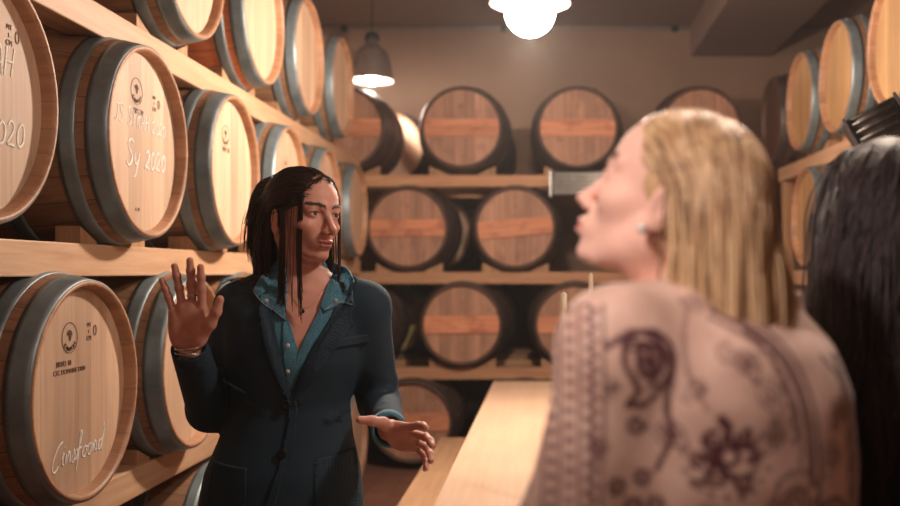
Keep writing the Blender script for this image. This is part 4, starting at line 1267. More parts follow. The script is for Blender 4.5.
# shirt collar folded over the blazer, placket, snaps
shirt = [o for o in br.children if o.name.startswith('shirt')][0]
def den(n, pts, off, th, mat='denim', **k): return patch(n, pp(pts), alls, M[mat], shirt, BA, off, th, **k)
den('collar', [(249, 291), (256, 274), (268, 261), (278, 258), (281, 272), (282, 292), (285, 321), (275, 313), (264, 307)], .011, .004, smooth_z=10)
den('collar', [(324, 262), (336, 267), (345, 283), (350, 307), (335, 305), (321, 313), (316, 308), (320, 290)], .011, .004, smooth_z=10)
den('placket', [(283, 322), (288, 320), (298, 348), (296, 386), (291, 396), (287, 370)], .004, .003, smooth_z=6)
den('placket', [(317, 309), (320, 316), (309, 350), (297, 386), (296, 372), (299, 352)], .004, .003, smooth_z=6)
def seam(name, pts, off, yf, mat, par, r=.0008, ppm=430.0):
    q = smooth_path([(*XZ(x, y, ppm), 0) for x, y in pts], 40); out = []
    for x, z, _ in q:
        y = yf(x, z); out.append((x, (y if y is not None else 2.2) - off, z))
    out = np.array(out); out[:, 1] = np.convolve(np.pad(out[:, 1], 3, mode='edge'), np.ones(7) / 7, 'valid')
    V, Q = tube_arrays(out[None], np.full((1, 40), r), 5); return mesh_np(name, V, Q, [M[mat]], parent=par, base=BA)
bj2 = bvh_of(*join_np([(Vj, Qj), (Vs, Qs), (Vb, Qb)]))
for pts in ([(251, 292), (265, 305), (275, 311), (284, 318)], [(349, 305), (335, 303), (322, 310)]):
    seam('stitching', pts, .0125, alls, 'stitch', shirt)
for px, py, o_ in ((265, 301, .014), (331, 301, .014), (290, 345, .008), (290, 371, .008)):
    x, z = XZ(px, py); y = alls(x, z)
    V, Q = lathe([(.0001, .0025), (.004, .002), (.0055, 0), (.0001, -.001)], 16); V = np.array(V)[:, [0, 2, 1]] * (1, -1, 1) + (x, y - o_, z)
    mesh_np('snap', V, Q, [M['snap']], parent=shirt, base=BA)
# turned back denim cuff on the lowered arm
d = (wrL - elL) / np.linalg.norm(wrL - elL)
def ring(name, c, d, r, w, mat, par, base, t=.003, sq=1.0):
    V, Q = lathe([(r, -w / 2), (r + t, -w / 2 + t * .3), (r + t, w / 2 - t * .3), (r, w / 2), (r - t, w / 2), (r - t, -w / 2), (r, -w / 2)], 36)
    q = Vector(d).to_track_quat('Z', 'Y').to_matrix(); V = np.array(V) @ np.array(q).T + c
    return mesh_np(name, V, Q, [mat], parent=par, base=base)
ring('cuff', wrL - d * .018, d, .037, .045, M['denim'], shirt, BA, .004)
dR = (wrR - elR) / np.linalg.norm(wrR - elR)
ring('cuff', wrR + dR * .004, dR, .037, .012, M['navy'], jk, BA, .003)
# bracelets, ring, necklace
hd = np.array(HR[0][:, 0])
for k_, (dz, tilt) in enumerate(((.000, .25), (.006, -.1), (-.006, .05))):
    ring('bracelet', np.array(P(189, 350, 2.12)) + hd * dz, hd + np.array((tilt, 0, 0)), .030, .0022, M['silver'], br, BA, .0012)
p0, p1 = np.array(tipsR[1][0]), np.array(tipsR[1][1]); c = W_(HR, p0 + (p1 - p0) * .45)
ring('finger_ring', c, HR[0] @ (p1 - p0), .0102, .005, M['silver'], br, BA, .001)
pts = []
for t in np.linspace(0, 1, 14):
    x, y = 284 + (318 - 284) * t, 288 + 21 * math.sin(PI * t) ** 1.0
    pts.append((x, y))
bb_ = bvh_of(Vb, Qb); bs = surf_y(bb_)
seam('necklace', pts, .002, bs, 'gold', br, .0007)
x, z = XZ(301, 311.5); V, Q = lathe([(.0001, -.005), (.003, -.003), (.0036, 0), (.002, .004), (.0001, .005)], 10); mesh_np('pendant', np.array(V) + (x, (bs(x, z) or 2.2) - .004, z), Q, [M['blackmetal']], parent=br, base=BA)

# trousers and shoes
f = Field((-.90, 2.05, .05), (-.35, 2.60, .98), .009); f.fr = TF
f.loft([(.97, .108, .155, 0, -.02), (.86, .112, .168, 0, -.026), (.78, .10, .165, 0, -.026)], .02, .006)
for s in (-1, 1): f.chain([(0, s * .085 - .02, .84), (.02, s * .10 - .02, .48), (-.01, s * .11 - .02, .11)], [.098, .066, .052], .03)
V, Q = f.mesh(); mesh_np('trousers', relax(V, Q, 2), Q, [M['jeans']], parent=br, base=BA)
for s in (-1, 1):
    f = Field((-.95, 1.95, -.005), (-.30, 2.60, .16), .006); f.fr = TF
    f.cap((-.035, s * .11 - .02, .045), (.14, s * .125 - .02, .035), .045, .036, .02); f.cap((-.02, s * .11 - .02, .06), (-.015, s * .11 - .02, .12), .045, .046, .02)
    f.ell((.05, s * .12 - .02, -.04), (.4, .2, .042), .002, cut=True)
    V, Q = f.mesh(); mesh_np('shoe', relax(V, Q, 1), Q, [M['leather']], parent=br, base=BA)

# hair
sol = Solid(); sol.ell((-.010, 0, .022), (.096, .0755, .090), HF).ell((.03, 0, -.03), (.052, .060, .07), HF).ell((-.012, 0, -.03), (.02, .079, .034), HF)
sol.ell((-.025, 0, -.10), (.055, .055, .08), HF)
sol.ell((0, .02, 1.33), (.10, .17, .085), TF).ell(shR - (0, 0, .01), .062).ell(shL - (0, 0, .01), .062)
sol2 = Solid(); sol2.e = list(sol.e); sol2.ell((-.108, 0, .040), (.034, .046, .040), HF)
top_, topW = scalp(2400, HF, lambda p: (p[2] > .030 and p[0] < .072 - max(0, .075 - p[2]) * 1.0) or (p[0] < -.03 and p[2] > -.005))
dirs = D_(HF, np.stack([-.8 + 0 * top_[:, 0], np.sign(top_[:, 1]) * .15, .35 - top_[:, 0] * 3], 1))
tgt = W_(HF, np.stack([-.135 + rng.normal(0, .008, 2400), rng.normal(0, .022, 2400), .020 + rng.normal(0, .016, 2400)], 1))
lay = rng.uniform(.001, .005, 2400) + np.clip(.02 - top_[:, 0], 0, .1) * .10
A1 = comb(topW, dirs, sol2, lay, 34, .0095, None, target=tgt, reach=.030, zend=rng.uniform(1.44, 1.56, 2400), wave=.0016, wfreq=38)
lo_, loW = scalp(800, HF, lambda p: p[0] < -.02 and p[2] < .04 and p[2] > -.055)
A2 = comb(loW, D_(HF, np.stack([-.5 + 0 * lo_[:, 0], lo_[:, 1] * 4, -.4 + 0 * lo_[:, 0]], 1)), sol, rng.uniform(.003, .020, 800), 34, .0095, np.full(800, .22), zend=rng.uniform(1.39, 1.46, 800), wave=.003, wfreq=26)
# locks framing the face on both sides
def lock(n, start, d, laymin, laymax, z0, z1, g=.12, sp=.010):
    r0 = W_(HF, np.array(start) + rng.normal(0, sp, (n, 3)) * (1, .5, .4))
    return comb(r0, np.repeat(D_(HF, np.array([d], float)), n, 0) + rng.normal(0, .04, (n, 3)), sol, rng.uniform(laymin, laymax, n), 36, .0085, np.full(n, g), zend=rng.uniform(z0, z1, n), wave=.0025, wfreq=24)
def curl(A, amp, fq, ph):
    s_ = np.arange(A.shape[1]) * .0085
    return A + (np.sin(s_ * fq + ph) * amp * np.minimum(s_ / .05, 1))[None, :, None] * D_(HF, (.9, -.25, 0))[None, None, :]
A3 = np.concatenate([curl(lock(60, (.018, -.074, .012), (-.1, -.2, -1), .001, .005, 1.31, 1.42, .4, .0045), .005, 21, .6), curl(lock(34, (.058, -.054, .044), (.05, -.3, -1), .005, .007, 1.30, 1.40, .3, .0030), .0055, 17, 2.6)])
A4 = lock(60, (.048, .012, .090), (-.25, .6, -.3), .0005, .002, 1.30, 1.38, .30, .006)
A5 = lock(2, (.040, -.062, .050), (.15, -.5, -.8), .002, .007, 1.31, 1.42, .25, .008)
A6 = lock(90, (.000, .072, .030), (-.2, .2, -.9), .0005, .004, 1.29, 1.39, .35, .010)
# sides swept back over the top of the ears into the knot
sd_, sdW = scalp(1500, HF, lambda p: -.02 < p[0] < .078 and p[2] > .022 and abs(p[1]) > .010)
tg2 = W_(HF, np.stack([-.120 + rng.normal(0, .010, 1500), np.sign(sd_[:, 1]) * .030 + rng.normal(0, .012, 1500), .000 + rng.normal(0, .018, 1500)], 1))
A7 = comb(sdW, D_(HF, np.stack([-.7 + 0 * sd_[:, 0], np.sign(sd_[:, 1]) * .5, -.1 + 0 * sd_[:, 0]], 1)), sol2, rng.uniform(.003, .009, 1500), 34, .0095, None, target=tg2, reach=.035, zend=rng.uniform(1.42, 1.54, 1500), wave=.0018, wfreq=30)
ne = 1100; te = rng.random(ne) ** 1.15; se = np.where(rng.random(ne) < .72, -1.0, 1.0)
edge = np.stack([.078 - .016 * te, se * (.003 + .060 * te), .084 - .047 * te], 1) + rng.normal(0, .0018, (ne, 3)) + np.stack([-.040 * rng.random(ne), 0 * te, .010 * rng.random(ne)], 1)
tg8 = W_(HF, np.stack([-.055 + rng.normal(0, .010, ne), se * (.078 + 0 * te), .020 + rng.normal(0, .010, ne)], 1))
A8 = comb(W_(HF, edge), D_(HF, np.stack([.0 + 0 * te, se * (1 + 0 * te), -.75 + 0 * te], 1)), sol, rng.uniform(.0008, .004, ne), 34, .0085, None, target=tg8, reach=.022, zend=rng.uniform(1.40, 1.48, ne), wave=.0008, wfreq=24)
hs = []
for A in (A8, A1, A2, A3, A4, A5, A6, A7):
    if A.shape[1] < 37: A = np.concatenate([A, np.repeat(A[:, -1:], 37 - A.shape[1], 1) + np.cumsum(np.full((1, 37 - A.shape[1], 1), 1e-5), 1)], 1)
    hs.append(A)
A = np.concatenate(hs)
strands_mesh('hair', A, rng.uniform(.0005, .0011, len(A)), M['brown_hair'], br, BA)
f = Field(HF[1] - .2, HF[1] + .2, .005); f.fr = HF
f.ell((-.013, 0, .026), (.094, .0765, .089), .01); f.ell((-.108, 0, .040), (.036, .048, .042), .03); f.ell((-.03, 0, -.03), (.07, .07, .05), .02)
f.ell((.098, 0, -.03), (.100, .12, .066), .012, cut=True); f.ell((.108, 0, .01), (.048, .12, .082), .012, cut=True); f.ell((.06, 0, -.09), (.11, .13, .075), .01, cut=True)
V, Q = f.mesh(); mesh_np('hair_underlayer', relax(V, Q, 2), Q, [M['brown_hair']], parent=br, base=BA)
# ------------------------------------------------------------------ the blonde guest, seen over her shoulder
GB = Vector((0.16, 1.14, 0))
ph = math.radians(21); tl = math.radians(22)
HB = frame((-math.cos(ph) * math.cos(tl), math.sin(ph) * math.cos(tl), math.sin(tl)), (math.sin(tl) * math.cos(ph), 0, 1), (0.1486, 1.12, 1.505), .965)
TB = frame((-.78, .62, 0), origin=(0.185, 1.13, 0))
TOR2 = [(1.405, .050, .056, -.01, .0), (1.375, .066, .10, -.02, .0), (1.335, .088, .150, -.03, .0), (1.28, .105, .165, -.035, .0), (1.20, .112, .165, -.03, 0), (1.10, .108, .155, -.02, 0),
        (1.00, .115, .165, -.01, 0), (.90, .13, .185, -.01, 0), (.80, .13, .185, -.01, 0)]
def G(px, py, Y): return np.array(P(px, py, Y))
s2L, e2L, w2L = G(616, 346, 1.00), G(570, 545, .98), G(480, 610, 1.16)
s2R, e2R, w2R = G(782, 372, 1.25), G(790, 560, 1.27), G(680, 640, 1.40)
f = Field((0.0, .93, 1.28), (.32, 1.30, 1.68), .0026)
f.fr = HB; head_prims(f, jaw=.005, nose=-.003)
f.fr = IDF; nb2 = TB[0] @ np.array((-.01, 0, 1.35)) + TB[1]
f.cap(W_(HB, (-.018, 0, -.07)), nb2, .048, .054, .03)
V1, Q1 = f.mesh(); V1 = relax(V1, Q1, 1, .4); n1 = len(Q1); m1 = lip_faces(V1, Q1, HB)
f = Field((-.16, .85, -.01), (.55, 1.55, 1.40), .009); f.fr = TB
f.loft(TOR2, .02)
for s in (-1, 1):
    f.chain([(0, s * .09, .84), (.02, s * .10, .48), (-.01, s * .11, .09)], [.09, .056, .037], .03); f.cap((-.03, s * .11, .05), (.13, s * .125, .035), .033, .026, .02)
f.fr = IDF
f.chain([s2L, e2L, w2L], [.044, .036, .025], .02); f.chain([s2R, e2R, w2R], [.044, .036, .025], .02)
V2, Q2 = f.mesh()
prts = [(V1, Q1), (V2, Q2)]
for w, e, sd in ((w2L, e2L, 1), (w2R, e2R, -1)):
    hf = frame(w - e + np.array((0, .02, 0)), (0, 0, -1), w, 1.0)
    fh, _, _ = hand_field(hf, [(.1, .3, .4, .3), (0, .35, .45, .3), (-.1, .4, .45, .3), (-.2, .4, .5, .3)], [(.6, .6, .4), (.8, .4, .3), (.9, .2, .2)], h=.003, side=-sd, wrist_to=w + (e - w) * .15, wr=.024)
    prts.append(fh.mesh())
Vg, Qg = join_np(prts); mg = np.zeros(len(Qg), int); mg[:n1] = m1
bl_ = mesh_np('person', Vg, Qg, [M['skin_pale'], M['lips_pale']], mg, base=GB)
setp(bl_, 'blonde person in a maroon paisley blouse seen from behind in profile, facing left', 'person')
eye_parts(HB, bl_, M['iris'], M['eyewhite'], GB)
M['brow_fair'] = plain('light_brown_brow', (0.22, 0.12, 0.07), 0.6)
brow_lash(HB, bl_, GB, M['brow_fair'], V=V1, Q=Q1)
c = W_(HB, (-.002, .088, -.052)); V, Q = lathe([(.0001, -.0065), (.005, -.004), (.0065, 0), (.005, .004), (.0001, .0065)], 16)
mesh_np('earring', np.array(V) + c, Q, [M['snap']], parent=bl_, base=GB)

# paisley blouse: the print is drawn once on a flat sheet of cloth and carried by a colour attribute
PPM2 = 848.0; X0, Y0, SC = 480, 250, 2
cw, chh = 400 * SC, 400 * SC
ink = np.zeros((chh, cw), np.float32); lite = np.zeros((chh, cw), np.float32)
yy, xx = np.mgrid[0:chh, 0:cw]; gx, gy = xx / SC + X0, yy / SC + Y0
def dot(x, y, r, a=1.0, arr=None, sq=1.0):
    arr = ink if arr is None else arr
    R = int((r + 2) * SC); cx, cy = int((x - X0) * SC), int((y - Y0) * SC)
    ya, yb, xa, xb = max(0, cy - R), min(chh, cy + R), max(0, cx - R), min(cw, cx + R)
    if ya >= yb or xa >= xb: return
    d = np.hypot(gx[ya:yb, xa:xb] - x, (gy[ya:yb, xa:xb] - y) * sq)
    arr[ya:yb, xa:xb] = np.maximum(arr[ya:yb, xa:xb], a * np.clip((r * 1.25 + .7 - d), 0, 1))
def line(pts, w, a=1.0, arr=None, w1=None, n=None):
    p = smooth_path([(x, y, 0) for x, y in pts], n or 140); m = len(p)
    for i, q in enumerate(p): dot(q[0], q[1], w + ((w1 if w1 is not None else w) - w) * i / m, a, arr)
def dots(pts, n, r, a=1.0, arr=None, jit=0.0):
    p = smooth_path([(x, y, 0) for x, y in pts], n)
    for q in p: dot(q[0] + rng.normal(0, jit), q[1] + rng.normal(0, jit), r, a, arr)
def spiral(cx, cy, r, turns, w, a0=0.0, sg=1, a=1.0):
    t = np.linspace(0, 1, 60); line([(cx + r * (1 - k * .85) * math.cos(a0 + sg * k * turns * 6.28), cy + r * (1 - k * .85) * math.sin(a0 + sg * k * turns * 6.28)) for k in t], w, a, w1=w * .6, n=200)
def paisley(cx, cy, L, ang, a=1.0):
    "teardrop with a curled tip, rows of dots inside and petals outside"
    def T(u, v):
        c_, s_ = math.cos(ang), math.sin(ang); return (cx + L * (u * c_ - v * s_), cy + L * (u * s_ + v * c_))
    out = [T(*q) for q in [(.62, .52), (.70, .25), (.50, -.1), (.20, -.42), (-.25, -.50), (-.58, -.20), (-.55, .22), (-.2, .42), (.18, .32), (.42, .28), (.6, .5)]]
    line(out, L * .035, a); dots(out, int(26), L * .05, a)
    inn = [T(*q) for q in [(.30, -.02), (.05, -.25), (-.22, -.28), (-.36, -.05), (-.25, .14), (.0, .16), (.2, .08)]]
    line(inn, L * .05, a); dots([T(-.3, -.05), T(.15, -.05)], 5, L * .05, a); spiral(*T(-.12, -.05), L * .13, 1.3, L * .02, a=a)
def speckle(poly_fn, n, r, a):
    for _ in range(n):
        x = rng.uniform(X0, X0 + 400); y = rng.uniform(Y0, Y0 + 400)
        if poly_fn(x, y): dot(x, y, r * rng.uniform(.6, 1.3), a * rng.uniform(.5, 1))
# sleeve bands, running down from the shoulder
def xb(y, off): return 566 + off + 8 * math.sin((y - 300) / 130) - (y - 300) * .055
for off, w_ in ((-22, .8), (-8, 1.0), (8, 1.0), (28, 1.0)):
    line([(xb(y, off), y) for y in range(300, 640, 30)], w_, .85, n=700)
for k_, y in enumerate(range(300, 640, 12)):
    dot(xb(y, -15), y, 2.4, .85)
    line([(xb(y, 14), y), (xb(y, 22), y + 6), (xb(y, 14), y + 12)], 1.4, .9, n=10); dot(xb(y, 0), y + 6, 2.4, .85)
speckle(lambda x, y: x < xb(y, -28), 420, 1.1, .8)
for y in range(320, 640, 22): spiral(xb(y, -38), y, 7, 1.2, .5)
# big motifs
paisley(632, 350, 46, 1.35); paisley(640, 345, 30, 1.2, .8)
line([(596, 335), (620, 322), (640, 330), (652, 352), (648, 385), (652, 410), (640, 440)], 2.2, .95); spiral(622, 400, 9, 1.3, 1.6); spiral(616, 330, 8, 1.4, 1.5)
line([(694, 396), (700, 404), (697, 414), (690, 424), (676, 430)], 3.6, 1, w1=1.5); line([(697, 412), (708, 420), (722, 420), (730, 410)], 3.0, 1, w1=1.2)
line([(690, 424), (696, 440), (710, 446), (726, 440)], 3.4, 1, w1=1.2); line([(688, 428), (680, 446), (668, 452)], 3.0, 1, w1=1.0)
for a_ in range(9): dot(700 + 9 * math.cos(a_ * .7), 428 + 7 * math.sin(a_ * .7), 2.6, 1)
for a_, b_, r_ in ((686, 415, 9), (712, 412, 8), (724, 428, 7), (690, 442, 11), (712, 450, 9), (674, 432, 8)): spiral(a_, b_, r_, 1.3, 2.0, a0=rng.random() * 6, sg=rng.choice([-1, 1]))
dots([(664, 440), (682, 458), (716, 462), (736, 440)], 9, 2.2, .8)
line([(672, 300), (664, 330), (668, 362), (682, 388)], 1.6, .5)
for cx_, cy_ in ((606, 452), (628, 446), (620, 470), (640, 470), (604, 484), (632, 492), (650, 486), (618, 510), (646, 512)):
    for t in range(6): dot(cx_ + 6 * math.cos(t * 1.05), cy_ + 6 * math.sin(t * 1.05), 2.3, .95)
    dot(cx_, cy_, 1.5, .6)
spiral(765, 474, 19, 2.2, 1.5); dots([(742, 470), (748, 452), (765, 446), (782, 452), (790, 474), (782, 494), (765, 500), (748, 494), (742, 472)], 26, 2.0, .8)
line([(700, 300), (735, 318), (760, 340), (777, 370), (786, 410), (790, 470), (785, 560)], 1.3, .9, n=400); line([(690, 312), (722, 330), (745, 352), (762, 385), (770, 420), (768, 440)], 1.2, .7, n=300)
dots([(695, 305), (728, 323), (752, 345), (769, 377), (778, 415), (782, 460)], 46, 3.0, .85); dots([(720, 322), (742, 345), (757, 380), (764, 420)], 22, 2.4, .8, jit=1.2)
speckle(lambda x, y: 690 < x < 765 and 300 < y < 400 and (x - 690) * .9 + 300 < y < (x - 690) * 1.0 + 345, 420, 1.7, .6)
line([(800, 350), (822, 375), (833, 400), (835, 440), (832, 500)], 1.5, .9, n=300); line([(815, 350), (840, 400), (843, 450)], 1.5, .9, n=200)
for y in range(352, 560, 7): line([(818 + (y - 352) * .06, y), (842, y + 4)], 1.7, .85, n=14)
paisley(740, 380, 26, .9, .6); paisley(800, 500, 40, 2.2); paisley(700, 505, 40, .4, .9); paisley(800, 440, 24, 1.5, .8); paisley(660, 560, 50, .8); paisley(760, 580, 50, 2.0)
for q in ((652, 410, 22, .3), (742, 415, 20, 1.8), (590, 420, 16, 1.2), (680, 480, 22, 2.6), (735, 500, 24, 1.0), (812, 400, 18, 1.4), (720, 352, 20, .7), (600, 370, 14, 1.5), (672, 372, 16, 1.9)): paisley(*q, .85)
spiral(700, 340, 10, 1.6, 1.2, a=.5); spiral(730, 300, 9, 1.4, 1.2, a=.6); paisley(680, 296, 20, 2.5, .5)
speckle(lambda x, y: y > 470 and 590 < x < 840, 500, 2.0, .7); speckle(lambda x, y: 600 < x < 700 and 290 < y < 320, 90, 2.2, .7)

f = Field((-.10, .88, .77), (.44, 1.46, 1.45), .0036); f.fr = TB
f.loft([r for r in TOR2 if r[0] < 1.40], .02, .022)
f.fr = IDF
f.ell(G(768, 412, 1.10), (.070, .085, .095), .05); f.ell(G(700, 372, 1.05), (.085, .085, .060), .05); f.ell(G(770, 500, 1.12), (.085, .10, .12), .05)
f.cap(G(655, 343, 1.04), G(618, 348, 1.0), .050, .050, .04)
f.cap(nb2 + (0, 0, -.02), nb2 + (-.008, -.005, .040), .078, .064, .04)
def drape(sh, el, wr, r0, r1, seed):
    f.cap(nb2 + (0, 0, -.02), sh, .05, r0, .05); f.cap(sh, el, r0, r1, .03); f.cap(el, wr, r1, r1 * .85, .03)
    r2 = np.random.default_rng(seed); d = (el - sh) / np.linalg.norm(el - sh)
    for i in range(7):                                    # soft folds hanging down the sleeve
        a = r2.normal(size=3); a -= d * (a @ d); a /= np.linalg.norm(a)
        c0 = sh + d * .02 + a * (r0 * .92); c1 = el + a * (r1 * 1.02)
        f.cap(c0, c1, .006, .010, .014)
drape(s2L, e2L, w2L, .052, .056, 11); drape(s2R, e2R, w2R, .050, .056, 12)
# hanging folds of the loose back
for (u0, v0, u1, v1, yy_) in ((668, 330, 690, 500, .93), (705, 340, 742, 500, .95), (760, 360, 800, 510, 1.0), (640, 330, 628, 480, .93)):
    f.cap(G(u0, v0, yy_ + .10), G(u1, v1, yy_ + .055), .012, .020, .03)
for i in range(4):                                        # gathered neckline
    a = i * .9; f.cap(nb2 + (-.055 + .01 * i, -.05 + .02 * i, .000), nb2 + (-.060 + .01 * i, -.045 + .02 * i, .05), .010, .008, .012)
Vc, Qc = f.mesh(); Vc = relax(Vc, Qc, 2)
k = NT('paisley_blouse'); at = k.n('ShaderNodeAttribute', attribute_name='print'); tc = k.n('ShaderNodeTexCoord')
no = k.n('ShaderNodeTexNoise', i_Scale=30.0, i_Detail=3.0); k.l(tc.outputs['Object'], no.inputs['Vector'])
base_c = k.ramp(no.outputs[0], [(0.35, (0.60, 0.40, 0.325)), (0.65, (0.72, 0.51, 0.42))])
M['blouse'] = k.set(k.mix(at.outputs['Fac'], base_c, (0.085, 0.022, 0.030)), 0.6); k.b.inputs['Sheen Weight'].default_value = 0.2
bo = mesh_np('blouse', Vc, Qc, [M['blouse']], parent=bl_, base=GB)
u = (Vc[:, 0] * PPM2 + VX - X0) * SC; v = ((CZ - Vc[:, 2]) * PPM2 + VY - Y0) * SC
ui = np.clip(u, 0, cw - 2); vi = np.clip(np.where(v > chh - 2, (v - chh * .2) % (chh * .8) + chh * .15, v), 0, chh - 2)
a0, b0 = ui.astype(int), vi.astype(int); fa, fb = ui - a0, vi - b0
val = (ink[b0, a0] * (1 - fa) * (1 - fb) + ink[b0, a0 + 1] * fa * (1 - fb) + ink[b0 + 1, a0] * (1 - fa) * fb + ink[b0 + 1, a0 + 1] * fa * fb)
at_ = bo.data.attributes.new('print', 'FLOAT', 'POINT'); at_.data.foreach_set('value', val.astype(np.float32))
f = Field((-.16, .85, .04), (.55, 1.55, .90), .010); f.fr = TB
f.loft([(.92, .118, .175, 0, 0), (.86, .118, .175, 0, 0), (.78, .11, .17, 0, 0)], .02, .004)
for s in (-1, 1): f.chain([(0, s * .09, .84), (.02, s * .10, .48), (-.01, s * .11, .11)], [.10, .067, .052], .03)
V, Q = f.mesh(); mesh_np('trousers', relax(V, Q, 2), Q, [M['jeans']], parent=bl_, base=GB)
def shoes(TFx, par, base, lo, hi):
    for s in (-1, 1):
        f = Field(lo, hi, .008); f.fr = TFx
        f.cap((-.035, s * .11, .045), (.14, s * .125, .035), .045, .036, .02); f.cap((-.02, s * .11, .06), (-.015, s * .11, .12), .045, .046, .02)
        f.ell((.05, s * .12, -.04), (.4, .2, .042), .002, cut=True)
        V, Q = f.mesh(); mesh_np('shoe', relax(V, Q, 1), Q, [M['leather']], parent=par, base=base)
shoes(TB, bl_, GB, (-.16, .85, -.005), (.55, 1.55, .17))
# blonde hair
sb = Solid(); sb.ell((-.010, 0, .022), (.097, .0765, .091), HB).ell((.03, 0, -.03), (.052, .061, .07), HB)
sb.ell((-.045, 0, -.045), (.055, .062, .055), HB)
sb.ell((-.072, 0, -.065), (.064, .075, .088), HB)
NR = 3000
def hairline(p): return (p[2] > .015 and p[0] < .086 - max(0, .080 - p[2]) * .75) or (p[0] < -.010 and p[2] > -.010)
rb_, rW = scalp(NR, HB, hairline)
sgn = np.sign(rb_[:, 1] + rng.normal(0, .004, NR) + .008)
d0 = D_(HB, np.stack([-.55 - rb_[:, 0] * 4, sgn * .95, .25 + 0 * rb_[:, 0]], 1))
lay = rng.uniform(.001, .006, NR) + np.clip(rb_[:, 2] + .03, 0, .14) * .10
front = (rb_[:, 0] > -.005)
B1 = comb(rW[~front], d0[~front], sb, lay[~front], 62, .0092, np.full((~front).sum(), .26), zend=rng.uniform(1.345, 1.360, (~front).sum()), wave=.0022, wfreq=20, ramp=24)
nf = front.sum(); rf_ = rb_[front]; sg = sgn[front]
tg = W_(HB, np.stack([-.050 + rng.normal(0, .012, nf), sg * (.088 + rng.normal(0, .004, nf)), .006 + rng.normal(0, .014, nf)], 1))
B2 = comb(rW[front], D_(HB, np.stack([-.5 + 0 * sg, sg * .7, .25 + 0 * sg], 1)), sb, lay[front], 34, .0092, None, target=tg, reach=.030, zend=rng.uniform(1.340, 1.365, nf), wave=.0022, wfreq=20, ramp=24)
# a few locks that slip in front of the ear
nl = 130; r0 = W_(HB, np.array((.030, .062, .045)) + rng.normal(0, .006, (nl, 3)))
tgl = W_(HB, np.stack([-.028 + rng.normal(0, .006, nl), .088 + 0 * rng.random(nl), -.004 + rng.normal(0, .006, nl)], 1))
B3 = comb(r0, np.repeat(D_(HB, np.array([[-.3, .8, -.2]])), nl, 0), sb, rng.uniform(.006, .014, nl), 34, .0092, None, target=tgl, reach=.02, zend=rng.uniform(1.33, 1.40, nl), wave=.002, wfreq=22)
pad = lambda X: np.concatenate([X, np.repeat(X[:, -1:], 63 - X.shape[1], 1) + np.arange(1, 64 - X.shape[1])[None, :, None] * 1e-5], 1)
A = np.concatenate([B1[:, :63], pad(B2), pad(B3)])
strands_mesh('hair', A, rng.uniform(.0009, .0019, len(A)), M['blonde_hair'], bl_, GB)
f = Field(HB[1] - .2, HB[1] + .22, .005); f.fr = HB
f.ell((-.014, 0, .024), (.094, .0765, .090), .01); f.ell((-.050, 0, -.03), (.055, .070, .075), .03)
f.ell((.094, 0, -.01), (.055, .12, .088), .012, cut=True); f.ell((.06, 0, -.09), (.11, .13, .085), .01, cut=True)
V, Q = f.mesh(); mesh_np('hair_underlayer', relax(V, Q, 2), Q, [M['blonde_hair']], parent=bl_, base=GB)

# ------------------------------------------------------------------ the dark haired guest at the right edge
DB = Vector((0.55, 1.42, 0))
HD = frame((-.35, .93, 0), origin=(0.500, 1.42, 1.500), s=1.0)
TD = frame((-.25, .97, 0), origin=(0.53, 1.43, 0))
f = Field(HD[1] - .17, HD[1] + .17, .0035); f.fr = HD; head_prims(f)
f.fr = IDF; nb3 = TD[0] @ np.array((-.01, 0, 1.33)) + TD[1]; f.cap(W_(HD, (-.018, 0, -.07)), nb3, .048, .054, .03)
V1, Q1 = f.mesh(); n1 = len(Q1); m1 = lip_faces(V1, Q1, HD)
TOR3 = [(r[0] - .03, r[1], r[2] * .97, r[3], r[4]) for r in TOR2]
f = Field((.18, 1.1, -.01), (.90, 1.75, 1.38), .009); f.fr = TD; f.loft(TOR3, .02)
for s in (-1, 1):
    f.chain([(0, s * .09, .82), (.02, s * .10, .47), (-.01, s * .11, .09)], [.09, .056, .037], .03); f.cap((-.03, s * .11, .05), (.13, s * .125, .035), .033, .026, .02)
arms = []
for s in (-1, 1):
    a, b, c = [TD[0] @ np.array(q) + TD[1] for q in ((-.02, s * .165, 1.29), (-.02, s * .20, 1.03), (.14, s * .14, .92))]
    arms.append((a, b, c))
f.fr = IDF
for a, b, c in arms: f.chain([a, b, c], [.044, .036, .025], .02)
prts = [(V1, Q1), f.mesh()]
for (a, b, c), sd in zip(arms, (1, -1)):
    hf = frame(c - b, (0, 0, -1), c, 1.0)
    fh, _, _ = hand_field(hf, [(.1, .3, .4, .3), (0, .35, .45, .3), (-.1, .4, .45, .3), (-.2, .4, .5, .3)], [(.6, .6, .4), (.8, .4, .3), (.9, .2, .2)], h=.003, side=sd, wrist_to=c + (b - c) * .15, wr=.024)
    prts.append(fh.mesh())
Vd, Qd = join_np(prts); md = np.zeros(len(Qd), int); md[:n1] = m1
dk = mesh_np('person', Vd, Qd, [M['skin'], M['lips']], md, base=DB)
setp(dk, 'person with long near black wavy hair seen from behind at the right edge', 'person')
eye_parts(HD, dk, M['iris'], M['eyewhite'], DB); brow_lash(HD, dk, DB, M['brow'], V=V1, Q=Q1)
f = Field((.18, 1.1, .80), (.90, 1.75, 1.42), .007); f.fr = TD; f.loft([r for r in TOR3 if r[0] < 1.37], .02, .018); f.fr = IDF
f.cap(nb3, nb3 + (0, 0, .03), .066, .060, .03)
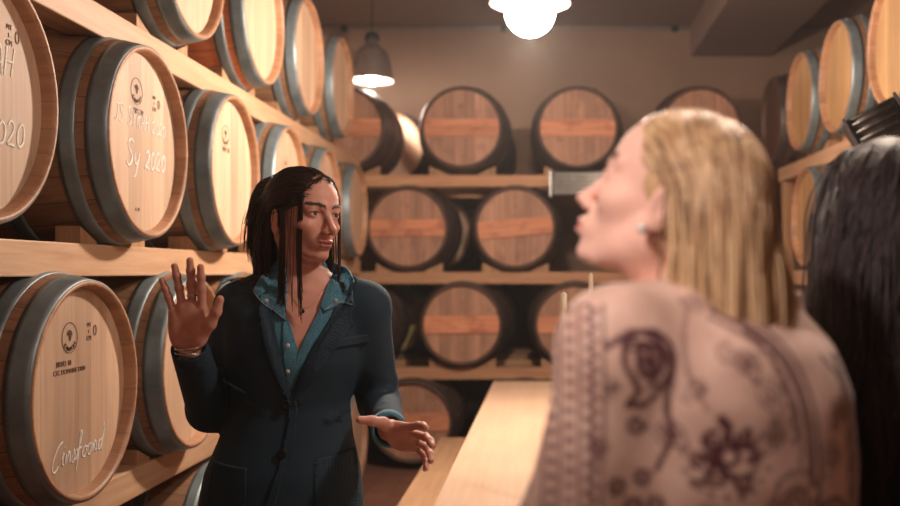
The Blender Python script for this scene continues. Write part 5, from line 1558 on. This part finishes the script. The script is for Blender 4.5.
for a, b, c in arms: f.cap(nb3 - (0, 0, .02), a, .045, .052, .04); f.chain([a, b, c], [.054, .046, .036], .02)
V, Q = f.mesh(); mesh_np('sweater', relax(V, Q, 2), Q, [M['darkcloth']], parent=dk, base=DB)
f = Field((.18, 1.1, .04), (.90, 1.75, .90), .010); f.fr = TD
f.loft([(.90, .118, .175, 0, 0), (.84, .118, .175, 0, 0), (.76, .11, .17, 0, 0)], .02, .004)
for s in (-1, 1): f.chain([(0, s * .09, .82), (.02, s * .10, .47), (-.01, s * .11, .11)], [.10, .067, .052], .03)
V, Q = f.mesh(); mesh_np('trousers', relax(V, Q, 2), Q, [M['jeans']], parent=dk, base=DB)
shoes(TD, dk, DB, (.18, 1.1, -.005), (.95, 1.75, .17))
sdk = Solid(); sdk.ell((-.010, 0, .022), (.098, .0775, .091), HD).ell((.03, 0, -.03), (.052, .061, .07), HD).ell((-.05, 0, -.06), (.06, .075, .08), HD)
sdk.ell((-.03, 0, 1.10), (.135, .150, .33), TD)
ND = 2600
rd_, rdW = scalp(ND, HD, lambda p: (p[2] > .02 and p[0] < .060) or (p[0] < .0 and p[2] > -.04))
sgd = np.sign(rd_[:, 1] + rng.normal(0, .01, ND))
B = comb(rdW, D_(HD, np.stack([-.4 - rd_[:, 0] * 4, sgd * .8, .25 + 0 * sgd], 1)), sdk, rng.uniform(.002, .040, ND), 52, .0105, np.full(ND, .24), zend=rng.uniform(1.02, 1.16, ND), wave=.0045, wfreq=42, ramp=18)
strands_mesh('hair', B, rng.uniform(.0010, .0020, ND), M['black_hair'], dk, DB)
f = Field((.30, 1.20, 1.10), (.70, 1.62, 1.68), .007); f.fr = HD
f.ell((-.016, 0, .026), (.098, .081, .094), .01)
f.ell((.094, 0, -.01), (.050, .12, .088), .012, cut=True)
f.fr = IDF
hc = HD[1] - HD[0][:, 0] * .065
f.cap(hc + (0, 0, -.02), hc + (.01, -.02, -.36), .075, .085, .04, flat=(HD[0][:, 0], 1.6))
V, Q = f.mesh(); mesh_np('hair_underlayer', relax(V, Q, 2), Q, [M['black_hair']], parent=dk, base=DB)
